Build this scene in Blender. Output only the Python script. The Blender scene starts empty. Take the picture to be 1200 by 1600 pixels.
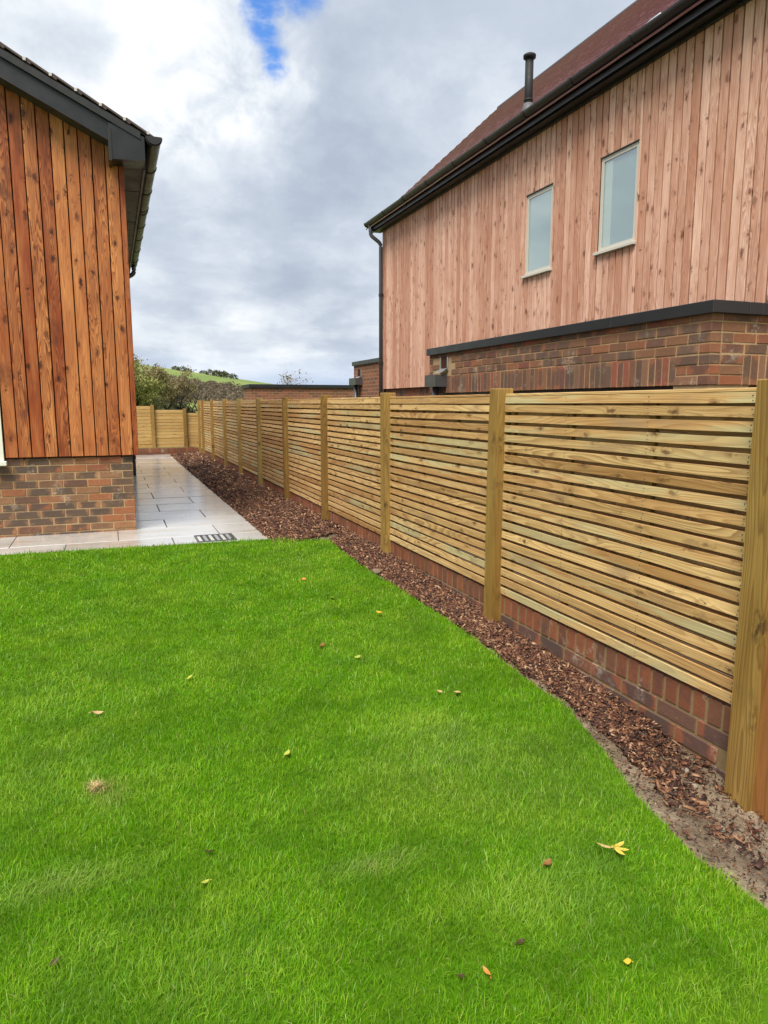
import bpy, bmesh, math, random
import numpy as np
from mathutils import Vector, Matrix, Euler, noise as mnoise

random.seed(7); rng = np.random.default_rng(11)
scene = bpy.context.scene
COL = scene.collection
R = math.radians

# ------------------------------------------------------------------ camera
CAMH = 1.30
cam = bpy.data.cameras.new("camera")
cam.sensor_fit = 'VERTICAL'; cam.sensor_height = 36.0; cam.lens = 36.0*1109/1600
cam.clip_start = 0.05; cam.clip_end = 8000
camo = bpy.data.objects.new("camera", cam); COL.objects.link(camo)
camo.location = (0, 0, CAMH); camo.rotation_euler = (R(90-8.665), 0, R(-20.878))
scene.camera = camo

def pix_dir(px, py):
    v = Vector(((px-600)/1109, -(py-800)/1109, -1)).normalized()
    return camo.rotation_euler.to_matrix() @ v

# ------------------------------------------------------------------ node helper
class G:
    def __init__(s, tree): s.t = tree; s.n = tree.nodes; s.l = tree.links
    def node(s, typ, **kw):
        n = s.n.new(typ)
        for k, v in kw.items(): setattr(n, k, v)
        return n
    def put(s, sock, v):
        if v is None: return
        if isinstance(v, bpy.types.NodeSocket): s.l.new(v, sock)
        else:
            if hasattr(sock.default_value, '__len__') and not hasattr(v, '__len__'): v = (v,)*len(sock.default_value)
            if hasattr(sock.default_value, '__len__') and len(sock.default_value) == 4 and len(v) == 3: v = (*v, 1)
            sock.default_value = v
    def m(s, op, a, b=None, c=None, clamp=False):
        n = s.node('ShaderNodeMath', operation=op, use_clamp=clamp)
        s.put(n.inputs[0], a); s.put(n.inputs[1], b); s.put(n.inputs[2], c)
        return n.outputs[0]
    def v(s, op, a, b=None, out=0):
        n = s.node('ShaderNodeVectorMath', operation=op)
        s.put(n.inputs[0], a)
        if op == 'SCALE': s.put(n.inputs['Scale'], b)
        else: s.put(n.inputs[1], b)
        return n.outputs[out]
    def dot(s, a, b): return s.v('DOT_PRODUCT', a, b, 'Value')
    def xyz(s, a):
        n = s.node('ShaderNodeSeparateXYZ'); s.put(n.inputs[0], a); return n.outputs
    def comb(s, x, y, z):
        n = s.node('ShaderNodeCombineXYZ')
        for i, q in enumerate((x, y, z)): s.put(n.inputs[i], q)
        return n.outputs[0]
    def ss(s, x, a, b, lo=0.0, hi=1.0):
        n = s.node('ShaderNodeMapRange', interpolation_type='SMOOTHSTEP')
        s.put(n.inputs[0], x); s.put(n.inputs[1], a); s.put(n.inputs[2], b); s.put(n.inputs[3], lo); s.put(n.inputs[4], hi)
        return n.outputs[0]
    def lin(s, x, a, b, lo=0.0, hi=1.0):
        n = s.node('ShaderNodeMapRange')
        s.put(n.inputs[0], x); s.put(n.inputs[1], a); s.put(n.inputs[2], b); s.put(n.inputs[3], lo); s.put(n.inputs[4], hi)
        return n.outputs[0]
    def noise(s, vec, scale=5, detail=2, rough=.5, dist=0, color=False):
        n = s.node('ShaderNodeTexNoise')
        s.put(n.inputs['Vector'], vec); s.put(n.inputs['Scale'], scale); s.put(n.inputs['Detail'], detail)
        s.put(n.inputs['Roughness'], rough); s.put(n.inputs['Distortion'], dist)
        return n.outputs['Color' if color else 'Fac']
    def vor(s, vec, scale=5, dims='3D'):
        n = s.node('ShaderNodeTexVoronoi', voronoi_dimensions=dims)
        s.put(n.inputs['Vector'], vec); s.put(n.inputs['Scale'], scale)
        return n.outputs['Distance'], n.outputs['Color']
    def mix(s, f, a, b, mode='MIX'):
        n = s.node('ShaderNodeMix', data_type='RGBA', blend_type=mode)
        s.put(n.inputs[0], f); s.put(n.inputs[6], a); s.put(n.inputs[7], b)
        return n.outputs[2]
    def ramp(s, f, stops, interp='LINEAR'):
        n = s.node('ShaderNodeValToRGB'); cr = n.color_ramp; cr.interpolation = interp
        while len(cr.elements) > 1: cr.elements.remove(cr.elements[-1])
        for i, (p, c) in enumerate(stops):
            e = cr.elements[0] if i == 0 else cr.elements.new(p)
            e.position = p; e.color = (*c, 1)
        s.put(n.inputs[0], f); return n.outputs[0]
    def coord(s, k='Object'): return s.node('ShaderNodeTexCoord').outputs[k]
    def rnd(s): return s.node('ShaderNodeObjectInfo').outputs['Random']
    def island(s): return s.node('ShaderNodeNewGeometry').outputs['Random Per Island']
    def pos(s): return s.node('ShaderNodeNewGeometry').outputs['Position']
    def bump(s, h, strength=.3, dist=.01):
        n = s.node('ShaderNodeBump'); s.put(n.inputs['Strength'], strength); s.put(n.inputs['Distance'], dist); s.put(n.inputs['Height'], h)
        return n.outputs[0]

def mat(name):
    m = bpy.data.materials.new(name); m.use_nodes = True
    g = G(m.node_tree); p = g.n['Principled BSDF']
    def fin(color, rough=.6, normal=None, spec=.4, metal=0, coat=0):
        g.put(p.inputs['Base Color'], color); g.put(p.inputs['Roughness'], rough); g.put(p.inputs['Metallic'], metal)
        g.put(p.inputs['Specular IOR Level'], spec); g.put(p.inputs['Coat Weight'], coat); p.inputs['Coat Roughness'].default_value = .17
        if normal is not None: g.put(p.inputs['Normal'], normal)
        return m
    return m, g, p, fin

# ------------------------------------------------------------------ world: broken cloud over a Nishita sky
SUN_TO = Vector((-0.46, -0.50, 1.10)).normalized()
w = bpy.data.worlds.new("World"); scene.world = w; w.use_nodes = True
g = G(w.node_tree); g.n.clear()
out = g.node('ShaderNodeOutputWorld')
sky = g.node('ShaderNodeTexSky', sky_type='NISHITA', sun_disc=False)
sky.sun_elevation = math.asin(SUN_TO.z); sky.sun_rotation = math.atan2(SUN_TO.x, SUN_TO.y)
bg1 = g.node('ShaderNodeBackground'); g.put(bg1.inputs[0], g.mix(1.0, sky.outputs[0], (.55, .85, 1.25), 'MULTIPLY')); bg1.inputs[1].default_value = .075
d = g.coord('Generated')
x, y, z = g.xyz(d)
zc = g.m('ADD', g.m('MAXIMUM', z, 0.0), .22)
plane = g.comb(g.m('DIVIDE', x, zc), g.m('DIVIDE', y, zc), 0.0)
warp = g.v('SCALE', g.v('SUBTRACT', g.noise(d, 9, 5, .6, color=True), (.5, .5, .5)), .11)
dw = g.v('ADD', d, warp)
warp2 = g.v('SCALE', g.v('SUBTRACT', g.noise(d, 26, 4, .6, color=True), (.5, .5, .5)), .035)
dw2 = g.v('ADD', g.v('ADD', d, g.v('SCALE', warp, .45)), warp2)
def blob(px, py, deg0, deg1, vec):
    u = pix_dir(px, py); dd = g.v('DISTANCE', vec, tuple(u), 'Value')
    return g.ss(dd, R(deg0), R(deg1), 1.0, 0.0)
def mx(*a):
    r = a[0]
    for b in a[1:]: r = g.m('MAXIMUM', r, b)
    return r
base = g.noise(g.v('ADD', plane, g.v('SCALE', warp, 2.0)), 1.5, 6, .5, .2)
fine = g.noise(plane, 5.5, 5, .6, .6)
val = g.m('ADD', g.ss(base, .36, .62, .33, .64), g.lin(fine, .3, .7, -.06, .06))
bright = mx(blob(350, 95, 3.0, 7.5, dw2), blob(285, 60, 2.5, 8, dw2), blob(250, 150, 2, 7, dw2), blob(375, 60, 1.5, 5, dw2), g.m('MULTIPLY', blob(120, 60, 5, 14, dw2), .45))
cum = g.noise(d, 17, 6, .62, .4)
val = g.m('ADD', val, g.m('MULTIPLY', bright, g.lin(cum, .3, .66, .16, .46)))
rim = mx(blob(452, 150, .6, 2.4, dw2), blob(405, 205, 1, 4, dw2))
val = g.m('ADD', val, g.m('MULTIPLY', rim, .15))
wisp = mx(blob(345, 370, 1, 5.5, dw), blob(300, 545, .5, 3, dw2), blob(460, 548, .5, 4, dw2), blob(385, 535, .5, 4, dw2), blob(350, 560, .5, 2.5, dw2))
val = g.m('ADD', val, g.m('MULTIPLY', wisp, .14))
dark = mx(blob(390, 240, 3, 9, dw), blob(560, 250, 5, 14, dw), blob(300, 300, 2, 8, dw), blob(520, 420, 3, 8, dw))
val = g.m('SUBTRACT', val, g.m('MULTIPLY', dark, g.lin(cum, .3, .7, .26, .14)))
ccol = g.ramp(val, [(.12, (.235, .272, .33)), (.36, (.305, .34, .395)), (.58, (.41, .44, .475)), (.80, (.545, .555, .56)), (1.0, (.68, .67, .65))])
hor = g.ss(z, .0, .085, 1.0, 0.0)
ccol = g.mix(g.m('MULTIPLY', hor, .8), ccol, (.265, .335, .455))
gap = mx(blob(428, -40, .6, 2.6, dw2), blob(412, 10, .5, 1.9, dw2), blob(413, 50, .4, 1.7, dw2), blob(420, 88, .3, 1.4, dw2), blob(427, 118, .2, 1.1, dw2), blob(470, -15, .5, 2.4, dw2))
streak = g.ss(g.noise(g.v('MULTIPLY', d, (30, 30, 90)), 1, 3, .6), .45, .75)
gap = g.m('MULTIPLY', gap, g.lin(streak, 0, 1, 1.0, .6))
# beyond the frame the same broken cloud goes on: small gaps where the cloud field thins
gap = g.m('MAXIMUM', gap, g.m('MULTIPLY', g.ss(base, .30, .22), g.ss(z, .62, .7)))
bg2 = g.node('ShaderNodeBackground'); g.put(bg2.inputs[0], ccol); bg2.inputs[1].default_value = .74
ms = g.node('ShaderNodeMixShader'); g.put(ms.inputs[0], gap); g.l.new(bg2.outputs[0], ms.inputs[1]); g.l.new(bg1.outputs[0], ms.inputs[2])
g.l.new(ms.outputs[0], out.inputs[0])
w.cycles.sampling_method = 'MANUAL'; w.cycles.sample_map_resolution = 512

sun = bpy.data.lights.new("sun", 'SUN'); sun.energy = 2.4; sun.angle = R(28); sun.color = (1, .95, .87)
so = bpy.data.objects.new("sun", sun); COL.objects.link(so); so.location = (-6, -4, 12)
so.rotation_euler = SUN_TO.to_track_quat('Z', 'Y').to_euler()

vs = scene.view_settings
vs.view_transform = 'Standard'; vs.look = 'None'; vs.exposure = 1.42; vs.gamma = 1; vs.use_curve_mapping = False
scene.cycles.max_bounces = 6; scene.cycles.transparent_max_bounces = 8
scene.cycles.diffuse_bounces = 3; scene.cycles.glossy_bounces = 3

# ------------------------------------------------------------------ object helpers
WL = {}
def put(name, mesh, m=None, parent=None, loc=(0, 0, 0), rot=None):
    o = bpy.data.objects.new(name, mesh); COL.objects.link(o)
    loc = Vector(loc); WL[o] = loc
    if parent is not None:
        o.parent = parent; o.location = loc - WL[parent]
    else: o.location = loc
    if rot is not None: o.rotation_euler = rot
    if m is not None and mesh is not None and not mesh.materials: mesh.materials.append(m)
    return o
def thing(name, label, cat, loc=(0, 0, 0), group=None):
    o = put(name, None, None, None, loc); o.empty_display_size = .1
    return tag(o, label, cat, group)
def tag(o, label, cat, group=None):
    o["label"] = label; o["category"] = cat
    if group: o["group"] = group
    return o
def struct(o): o["kind"] = "structure"; return o
def stuff(o): o["kind"] = "stuff"; return o

def finish(bm, name, smooth=False):
    me = bpy.data.meshes.new(name); bmesh.ops.recalc_face_normals(bm, faces=bm.faces)
    bm.to_mesh(me); bm.free()
    if smooth:
        me.polygons.foreach_set('use_smooth', [True]*len(me.polygons))
    return me
def bbox(bm, x0, x1, y0, y1, z0, z1, mtx=None):
    vs_ = [bm.verts.new(p) for p in ((x0,y0,z0),(x1,y0,z0),(x1,y1,z0),(x0,y1,z0),(x0,y0,z1),(x1,y0,z1),(x1,y1,z1),(x0,y1,z1))]
    for f in ((0,3,2,1),(4,5,6,7),(0,1,5,4),(1,2,6,5),(2,3,7,6),(3,0,4,7)): bm.faces.new([vs_[i] for i in f])
    if mtx is not None: bmesh.ops.transform(bm, matrix=mtx, verts=vs_)
    return vs_
def boxm(name, sx, sy, sz, ch=0, jit=0, seed=0):
    """box centred on its origin, optionally chamfered and slightly uneven"""
    bm = bmesh.new(); bbox(bm, -sx/2, sx/2, -sy/2, sy/2, -sz/2, sz/2)
    if jit:
        rr = random.Random(seed)
        for v in bm.verts: v.co += Vector((rr.uniform(-jit, jit), rr.uniform(-jit, jit), rr.uniform(-jit, jit)))
    if ch: bmesh.ops.bevel(bm, geom=list(bm.edges), offset=ch, segments=1, affect='EDGES')
    return finish(bm, name)
def boxw(name, x0, x1, y0, y1, z0, z1, m, parent=None, ch=0):
    return put(name, boxm(name, x1-x0, y1-y0, z1-z0, ch), m, parent, ((x0+x1)/2, (y0+y1)/2, (z0+z1)/2))
def tube(bm, pts, rad, n=10, caps=True, half=None):
    """tube along a polyline; rad scalar or list"""
    pts = [Vector(p) for p in pts]; rings = []
    up = Vector((0, 0, 1))
    for i, p in enumerate(pts):
        t = (pts[min(i+1, len(pts)-1)]-pts[max(i-1, 0)]).normalized()
        a = t.cross(up)
        if a.length < .05: a = t.cross(Vector((0, 1, 0)))
        a.normalize(); b = t.cross(a)
        r = rad[i] if hasattr(rad, '__len__') else rad
        rings.append([bm.verts.new(p+a*math.cos(k*2*math.pi/n)*r+b*math.sin(k*2*math.pi/n)*r) for k in range(n)])
    for i in range(len(rings)-1):
        for k in range(n):
            bm.faces.new((rings[i][k], rings[i][(k+1) % n], rings[i+1][(k+1) % n], rings[i+1][k]))
    if caps and n > 2:
        bm.faces.new(rings[0][::-1]); bm.faces.new(rings[-1])
def smooth_path(pts, n=5):
    pts = [Vector(p) for p in pts]; outp = [pts[0]]
    for i in range(1, len(pts)-1):
        a, b, c = pts[i-1], pts[i], pts[i+1]
        p0 = b+(a-b).normalized()*min(.06, (a-b).length*.45); p1 = b+(c-b).normalized()*min(.06, (c-b).length*.45)
        for k in range(n+1):
            t = k/n; outp.append(p0*(1-t)**2+b*2*t*(1-t)+p1*t*t)
    outp.append(pts[-1]); return outp
def np_mesh(name, verts, faces_flat, loop_n, attrs=None, smooth=False):
    """fast mesh from numpy: faces given flat, loop_n = vertices per face (int or array)"""
    me = bpy.data.meshes.new(name); nv = len(verts); nl = len(faces_flat)
    tot = np.full(nl//loop_n, loop_n) if np.isscalar(loop_n) else np.asarray(loop_n)
    me.vertices.add(nv); me.vertices.foreach_set('co', np.asarray(verts, np.float32).ravel())
    me.loops.add(nl); me.loops.foreach_set('vertex_index', np.asarray(faces_flat, np.int32))
    me.polygons.add(len(tot)); st = np.concatenate(([0], np.cumsum(tot)[:-1]))
    me.polygons.foreach_set('loop_start', st.astype(np.int32)); me.polygons.foreach_set('loop_total', tot.astype(np.int32))
    if smooth: me.polygons.foreach_set('use_smooth', np.ones(len(tot), bool))
    me.update(calc_edges=True)
    for k, a in (attrs or {}).items():
        at = me.attributes.new(k, 'FLOAT', 'POINT'); at.data.foreach_set('value', np.asarray(a, np.float32))
    return me

# ------------------------------------------------------------------ materials
def wood(name, axis, ca, cb, ring, knot, grain=1.0, knots=.45, rough=.55, spec=.35, stain=None, kscale=(9, 5), streak=.5, ksize=.13, tint=None, fine=9):
    """sawn timber: axis = index of the long direction; colour varies from board to board"""
    m, g, p, fin = mat(name)
    r = g.rnd(); c = g.v('ADD', g.coord('Object'), g.v('SCALE', (37.1, 91.7, 53.3), r))
    s = g.xyz(c); L = s[axis]; A = s[(axis+1) % 3]; B = s[(axis+2) % 3]
    AB = g.m('ADD', A, g.m('MULTIPLY', B, .8))
    wob = g.noise(c, 22, 2, .5); wob2 = g.noise(c, 19, 2, .5)
    dirt = g.ss(g.noise(c, 31, 3, .6), .42, .6)
    kd, kc = g.vor(g.comb(g.m('ADD', g.m('MULTIPLY', AB, kscale[0]), g.m('MULTIPLY', wob, .28)), g.m('ADD', g.m('MULTIPLY', L, kscale[1]), g.m('MULTIPLY', wob2, .4)), 0.0), 1, '2D')
    kr = g.xyz(kc)
    keep = g.m('LESS_THAN', kr[0], knots)
    size = g.m('MULTIPLY', g.m('POWER', kr[1], 1.5), ksize); size = g.m('ADD', size, .025)
    kn = g.m('MULTIPLY', keep, g.ss(kd, g.m('MULTIPLY', size, .3), g.m('MULTIPLY', size, 1.1), 1, 0))
    halo = g.m('MULTIPLY', g.m('MULTIPLY', keep, kr[1]), g.ss(kd, 0.0, .34, 1, 0))
    n1 = g.noise(g.comb(g.m('MULTIPLY', A, fine), g.m('MULTIPLY', B, fine), g.m('MULTIPLY', L, .75)), 1, 1.5, .45)
    ph = g.m('ADD', g.m('MULTIPLY', n1, 24*grain), g.m('MULTIPLY', halo, 1.5))
    fr_ = g.m('FRACT', ph); rings = g.m('MULTIPLY', g.m('POWER', fr_, 1.6), g.ss(fr_, .86, 1.0, 1, 0))
    fib = g.noise(g.comb(g.m('MULTIPLY', A, 190), g.m('MULTIPLY', B, 190), g.m('MULTIPLY', L, 5)), 1, 3, .6)
    big = g.noise(g.comb(g.m('MULTIPLY', A, 11), g.m('MULTIPLY', B, 11), g.m('MULTIPLY', L, 1.3)), 1, 3, .55)
    r2 = g.m('FRACT', g.m('MULTIPLY', r, 17.37))
    col = g.mix(g.m('ADD', g.m('MULTIPLY', r, .8), g.lin(big, .3, .7, -.25, .45), clamp=True), ca, cb)
    col = g.mix(g.m('MULTIPLY', rings, g.lin(r2, 0, 1, .35, streak+.5)), col, ring)
    col = g.mix(g.ss(fib, .45, .72, 0, .55), col, g.mix(.7, col, ring))
    col = g.mix(g.m('MULTIPLY', halo, .35), col, ring)
    if tint: col = g.mix(g.m('MULTIPLY', g.ss(g.m('FRACT', g.m('MULTIPLY', r, 41.3)), .7, .9), g.ss(big, .42, .6, .0, .6)), col, tint)
    if stain is not None:
        st = g.ss(g.noise(g.comb(g.m('MULTIPLY', A, 5), g.m('MULTIPLY', B, 5), g.m('MULTIPLY', L, 2.2)), 1, 4, .6), .56, .72)
        col = g.mix(g.m('MULTIPLY', st, .7), col, stain)
    smear = g.m('MULTIPLY', g.m('MULTIPLY', keep, kr[2]), g.m('MULTIPLY', g.ss(kd, .05, .32, 1, 0), dirt))
    col = g.mix(g.m('MULTIPLY', smear, .75), col, g.mix(.6, ring, knot))
    kcol = g.mix(g.m('FRACT', g.m('MULTIPLY', kd, 46)), knot, g.mix(.45, knot, ring))
    col = g.mix(g.m('MULTIPLY', kn, g.lin(kr[2], 0, 1, .55, 1.0)), col, kcol)
    h = g.m('ADD', g.m('MULTIPLY', rings, -.3), g.m('ADD', g.m('MULTIPLY', fib, .6), g.m('MULTIPLY', kn, -.4)))
    ro = g.lin(fib, .2, .8, rough-.1, rough+.12)
    return fin(col, ro, g.bump(h, .35, .002), spec)

M = {}
M['larch'] = wood('orange_larch', 2, (.275, .054, .011), (.63, .25, .078), (.12, .02, .005), (.018, .006, .003), grain=1.1, ksize=.19, fine=12, knots=.72, rough=.5, stain=(.12, .032, .011), kscale=(8.5, 3.6), streak=.68)
M['cedar'] = wood('pink_cedar', 2, (.48, .235, .15), (.76, .50, .375), (.30, .115, .065), (.085, .032, .016), grain=.9, ksize=.18, fine=13, knots=.8, rough=.65, stain=(.43, .21, .13), kscale=(10, 4.0), streak=.5)
M['slat'] = wood('treated_slat', 1, (.42, .23, .085), (.72, .50, .225), (.25, .115, .036), (.10, .055, .028), grain=.8, ksize=.16, knots=.5, rough=.55, tint=(.40, .40, .23), stain=(.31, .20, .11), kscale=(13, 5), streak=.5)
M['slatx'] = wood('treated_board', 0, (.44, .28, .09), (.55, .37, .14), (.30, .165, .05), (.12, .08, .04), grain=.8, knots=.4, rough=.6, stain=(.34, .25, .12), kscale=(13, 5), streak=.5)
M['post'] = wood('treated_post', 2, (.21, .115, .024), (.36, .225, .06), (.09, .042, .009), (.07, .04, .016), grain=.9, knots=.55, rough=.55, tint=(.27, .23, .085), stain=(.15, .09, .025), kscale=(8, 4), streak=.55)
M['brownpost'] = wood('brown_post', 2, (.26, .11, .032), (.33, .15, .045), (.15, .06, .018), (.05, .02, .01), grain=.8, knots=.4, rough=.5, kscale=(8, 4))

def brick(name, stops, flash=(.045, .04, .045), famt=.6, island=False, effl=True):
    m, g, p, fin = mat(name)
    r = g.island() if island else g.rnd()
    c = g.v('ADD', g.coord('Object'), g.v('SCALE', (41.3, 77.7, 23.9), r))
    col = g.ramp(r, stops, 'CONSTANT')
    r2 = g.m('FRACT', g.m('MULTIPLY', r, 23.71))
    n = g.noise(c, 9, 3, .55); sp = g.noise(c, 130, 3, .7); md = g.noise(c, 34, 4, .65)
    oc = g.v('ABSOLUTE', g.coord('Object')); os_ = g.xyz(oc)
    cen = g.ss(g.m('ADD', g.m('MAXIMUM', g.m('MAXIMUM', os_[0], os_[1]), os_[2]), g.lin(n, .3, .7, .045, -.045)), .065, .105, 1, 0) if not island else g.ss(n, .44, .62)
    fl = g.m('MULTIPLY', cen, g.ss(r2, .18, .5))
    col = g.mix(g.m('MULTIPLY', fl, famt), col, flash)
    col = g.mix(g.lin(md, .3, .7, 0, .45), col, g.mix(1, col, (.62, .58, .55), 'MULTIPLY'))
    col = g.mix(g.ss(sp, .62, .74), col, (.05, .03, .025))
    col = g.mix(g.m('MULTIPLY', g.ss(md, .62, .8), .35), col, (.42, .27, .16))
    if effl:
        wp = g.pos(); eff = g.m('MULTIPLY', g.ss(g.noise(wp, 4.5, 4, .6), .56, .70), g.ss(g.noise(wp, 45, 3, .6), .40, .62))
        col = g.mix(g.m('MULTIPLY', eff, .5), col, (.50, .42, .33))
    h = g.m('ADD', g.m('MULTIPLY', md, .7), g.m('MULTIPLY', sp, .5))
    return fin(col, g.lin(md, .3, .7, .62, .88), g.bump(h, .6, .004), .3)
BR = [(0, (.26, .11, .055)), (.18, (.22, .11, .058)), (.36, (.285, .105, .052)), (.5, (.19, .11, .068)), (.64, (.24, .125, .072)), (.78, (.185, .09, .052)), (.93, (.27, .09, .055))]
BL = [(0, (.27, .12, .055)), (.16, (.22, .115, .06)), (.34, (.30, .115, .05)), (.5, (.25, .13, .065)), (.66, (.19, .105, .058)), (.82, (.31, .15, .07)), (.93, (.24, .09, .045))]
BF = [(0, (.225, .078, .038)), (.25, (.185, .066, .034)), (.5, (.245, .088, .042)), (.75, (.165, .07, .04))]
M['brick_r'] = brick('multi_brick', BR, (.075, .06, .052), .6)
M['brick_l'] = brick('brown_brick', BL, (.07, .056, .045), famt=.8)
M['brick_f'] = brick('red_brick', BF, famt=.35)
M['brick_s'] = brick('blue_red_brick', [(0, (.24, .085, .045)), (.4, (.15, .075, .05)), (.7, (.21, .088, .048))], (.07, .055, .05), .75)
M['brick_i'] = brick('red_brick_far', BF, famt=.35, island=True)
M['brick_li'] = brick('brown_brick_side', BL, famt=.75, island=True)
M['brick_ri'] = brick('multi_brick_base', BR, island=True)

def plain(name, col, rough=.6, spec=.4, metal=0, nscale=30, namt=.12, bump=.1, coat=0):
    m, g, p, fin = mat(name)
    n = g.noise(g.coord('Object'), nscale, 4, .6)
    c = g.mix(g.lin(n, .3, .7, 0, namt*2), col, tuple(q*.55 for q in col))
    return fin(c, g.lin(n, .3, .7, max(rough-.08, .02), rough+.08), g.bump(n, bump, .002), spec, metal, coat)
M['mortar'] = plain('mortar_tan', (.42, .29, .155), .9, .2, nscale=60, namt=.25, bump=.5)
M['mortar_f'] = plain('mortar_olive', (.235, .165, .08), .9, .2, nscale=60, namt=.25, bump=.5)
M['coping'] = plain('charcoal_aluminium', (.019, .023, .026), .38, .5, nscale=8, namt=.1)
M['black'] = plain('black_trim', (.010, .0105, .0115), .42, .5, nscale=6, namt=.15)
M['soffit'] = plain('grey_soffit', (.027, .031, .025), .5, .4, nscale=5, namt=.1)
M['gutter'] = plain('dark_gutter', (.018, .0165, .015), .40, .5, nscale=9, namt=.2)
M['pipe'] = plain('grey_downpipe', (.06, .06, .062), .35, .5, nscale=9, namt=.1)
M['wframe'] = plain('sage_grey_frame', (.50, .48, .42), .45, .4, nscale=10, namt=.04)
M['cream'] = plain('cream_frame', (.66, .66, .56), .4, .4, nscale=10, namt=.04)
M['dark'] = plain('dark_backing', (.06, .026, .014), .9, .1)
M['roomwall'] = plain('blind_white', (.36, .41, .385), .8, .2, nscale=3, namt=.03)
M['foil'] = plain('lead_flashing', (.45, .46, .47), .3, .6, metal=.7, nscale=20, namt=.2)
M['tile_dark'] = plain('weathered_verge_tile', (.085, .055, .05), .5, .4, nscale=40, namt=.3)
M['matt'] = plain('matt_black', (.016, .017, .018), .65, .3)
M['lead'] = plain('dull_lead', (.10, .10, .105), .55, .4)
M['pebble'] = plain('pale_pebble', (.24, .20, .15), .8, .3, nscale=60)
M['clip'] = plain('steel_clip', (.55, .5, .47), .4, .5, metal=.3)
M['door'] = plain('black_door', (.018, .02, .022), .25, .5)

m, g, p, fin = mat('window_glass')
p.inputs['Transmission Weight'].default_value = 0
fin((.30, .37, .36), .03, None, .9)
gl = g.node('ShaderNodeBsdfGlossy'); gl.inputs['Color'].default_value = (.92, .97, .97, 1); gl.inputs['Roughness'].default_value = .01
tr = g.node('ShaderNodeBsdfTransparent'); tr.inputs[0].default_value = (.945, .985, .98, 1)
fr = g.node('ShaderNodeLayerWeight'); fr.inputs[0].default_value = .5
mxs = g.node('ShaderNodeMixShader'); g.put(mxs.inputs[0], g.m('ADD', .2, g.m('MULTIPLY', g.m('POWER', fr.outputs['Facing'], 3.0), .6))); g.l.new(tr.outputs[0], mxs.inputs[1]); g.l.new(gl.outputs[0], mxs.inputs[2])
g.l.new(mxs.outputs[0], g.n['Material Output'].inputs[0]); M['glass'] = m

m, g, p, fin = mat('clay_roof_tile')
r = g.island(); c = g.coord('Object'); n = g.noise(c, 25, 4, .6)
col = g.ramp(r, [(0, (.27, .125, .142)), (.5, (.30, .15, .163)), (1, (.245, .112, .13))])
col = g.mix(g.lin(n, .35, .7, 0, .4), col, (.21, .09, .10))
M['tile'] = fin(col, g.lin(n, .3, .7, .24, .36), g.bump(n, .06, .002), 1.0)

m, g, p, fin = mat('brick_wall_far')
c = g.coord('Object'); s = g.xyz(c)
bt = g.node('ShaderNodeTexBrick'); g.put(bt.inputs['Vector'], g.comb(g.m('ADD', s[0], s[1]), s[2], 0))
bt.inputs['Color1'].default_value = (.27, .10, .055, 1); bt.inputs['Color2'].default_value = (.11, .06, .04, 1); bt.inputs['Mortar'].default_value = (.34, .22, .12, 1)
bt.inputs['Scale'].default_value = 1; bt.inputs['Mortar Size'].default_value = .006; bt.inputs['Brick Width'].default_value = .225; bt.inputs['Row Height'].default_value = .075; bt.inputs['Bias'].default_value = -.1
n = g.noise(c, 40, 3, .6)
M['brickwall'] = fin(g.mix(g.lin(n, .3, .7, 0, .4), bt.outputs[0], (.14, .075, .045)), .85, g.bump(bt.outputs[1], -.5, .006), .25)

m, g, p, fin = mat('wet_sandstone')
r = g.rnd(); c = g.pos(); cs = g.v('ADD', c, g.v('SCALE', (3.1, 7.7, 1.9), r))
s = g.xyz(cs)
bands = g.noise(g.comb(g.m('MULTIPLY', s[0], 1.2), g.m('MULTIPLY', s[1], 7), 0), 1, 4, .6, .8)
n = g.noise(cs, 2.2, 4, .6); f = g.noise(cs, 60, 3, .6)
col = g.mix(r, (.41, .405, .385), (.50, .495, .475))
col = g.mix(g.ss(bands, .5, .72, 0, .55), col, (.36, .27, .17))
col = g.mix(g.ss(n, .56, .75, 0, .4), col, (.30, .27, .23))
rust = g.ss(g.noise(cs, 3.3, 5, .65), .66, .76)
col = g.mix(g.m('MULTIPLY', rust, .5), col, (.30, .16, .06))
sp = g.ss(g.noise(c, 11, 2, .5), .74, .78); col = g.mix(g.m('MULTIPLY', sp, .6), col, (.10, .09, .08))
wet = g.ss(g.noise(c, 1.5, 4, .6), .30, .62)
M['stone'] = fin(col, g.lin(wet, 0, 1, .18, .45), g.bump(g.m('ADD', f, g.m('MULTIPLY', n, 2)), .12, .004), .8, 0, 1.0)
M['joint'] = plain('grey_joint', (.075, .07, .062), .9, .1, nscale=80, namt=.3, bump=.4)

m, g, p, fin = mat('lawn_soil')
n = g.noise(g.pos(), 40, 4, .6)
M['lawnsoil'] = fin(g.mix(n, (.04, .10, .003), (.07, .15, .004)), 1, None, .1)
m, g, p, fin = mat('sandy_soil')
c = g.pos(); n = g.noise(c, 5, 5, .65); f = g.noise(c, 120, 3, .7); k = g.noise(c, 38, 4, .7)
col = g.mix(g.ss(n, .38, .62), (.13, .098, .065), (.29, .23, .16))
col = g.mix(g.lin(f, .3, .75, 0, .6), col, (.12, .085, .055)); col = g.mix(g.ss(k, .62, .72), col, (.06, .045, .035))
col = g.mix(g.ss(f, .68, .76, 0, .6), col, (.55, .47, .36))
M['soil'] = fin(col, .95, g.bump(g.m('ADD', g.m('MULTIPLY', f, .5), k), .9, .015), .15)
m, g, p, fin = mat('bark_chip')
r = g.island(); c = g.coord('Object'); n = g.noise(c, 150, 3, .6)
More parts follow.
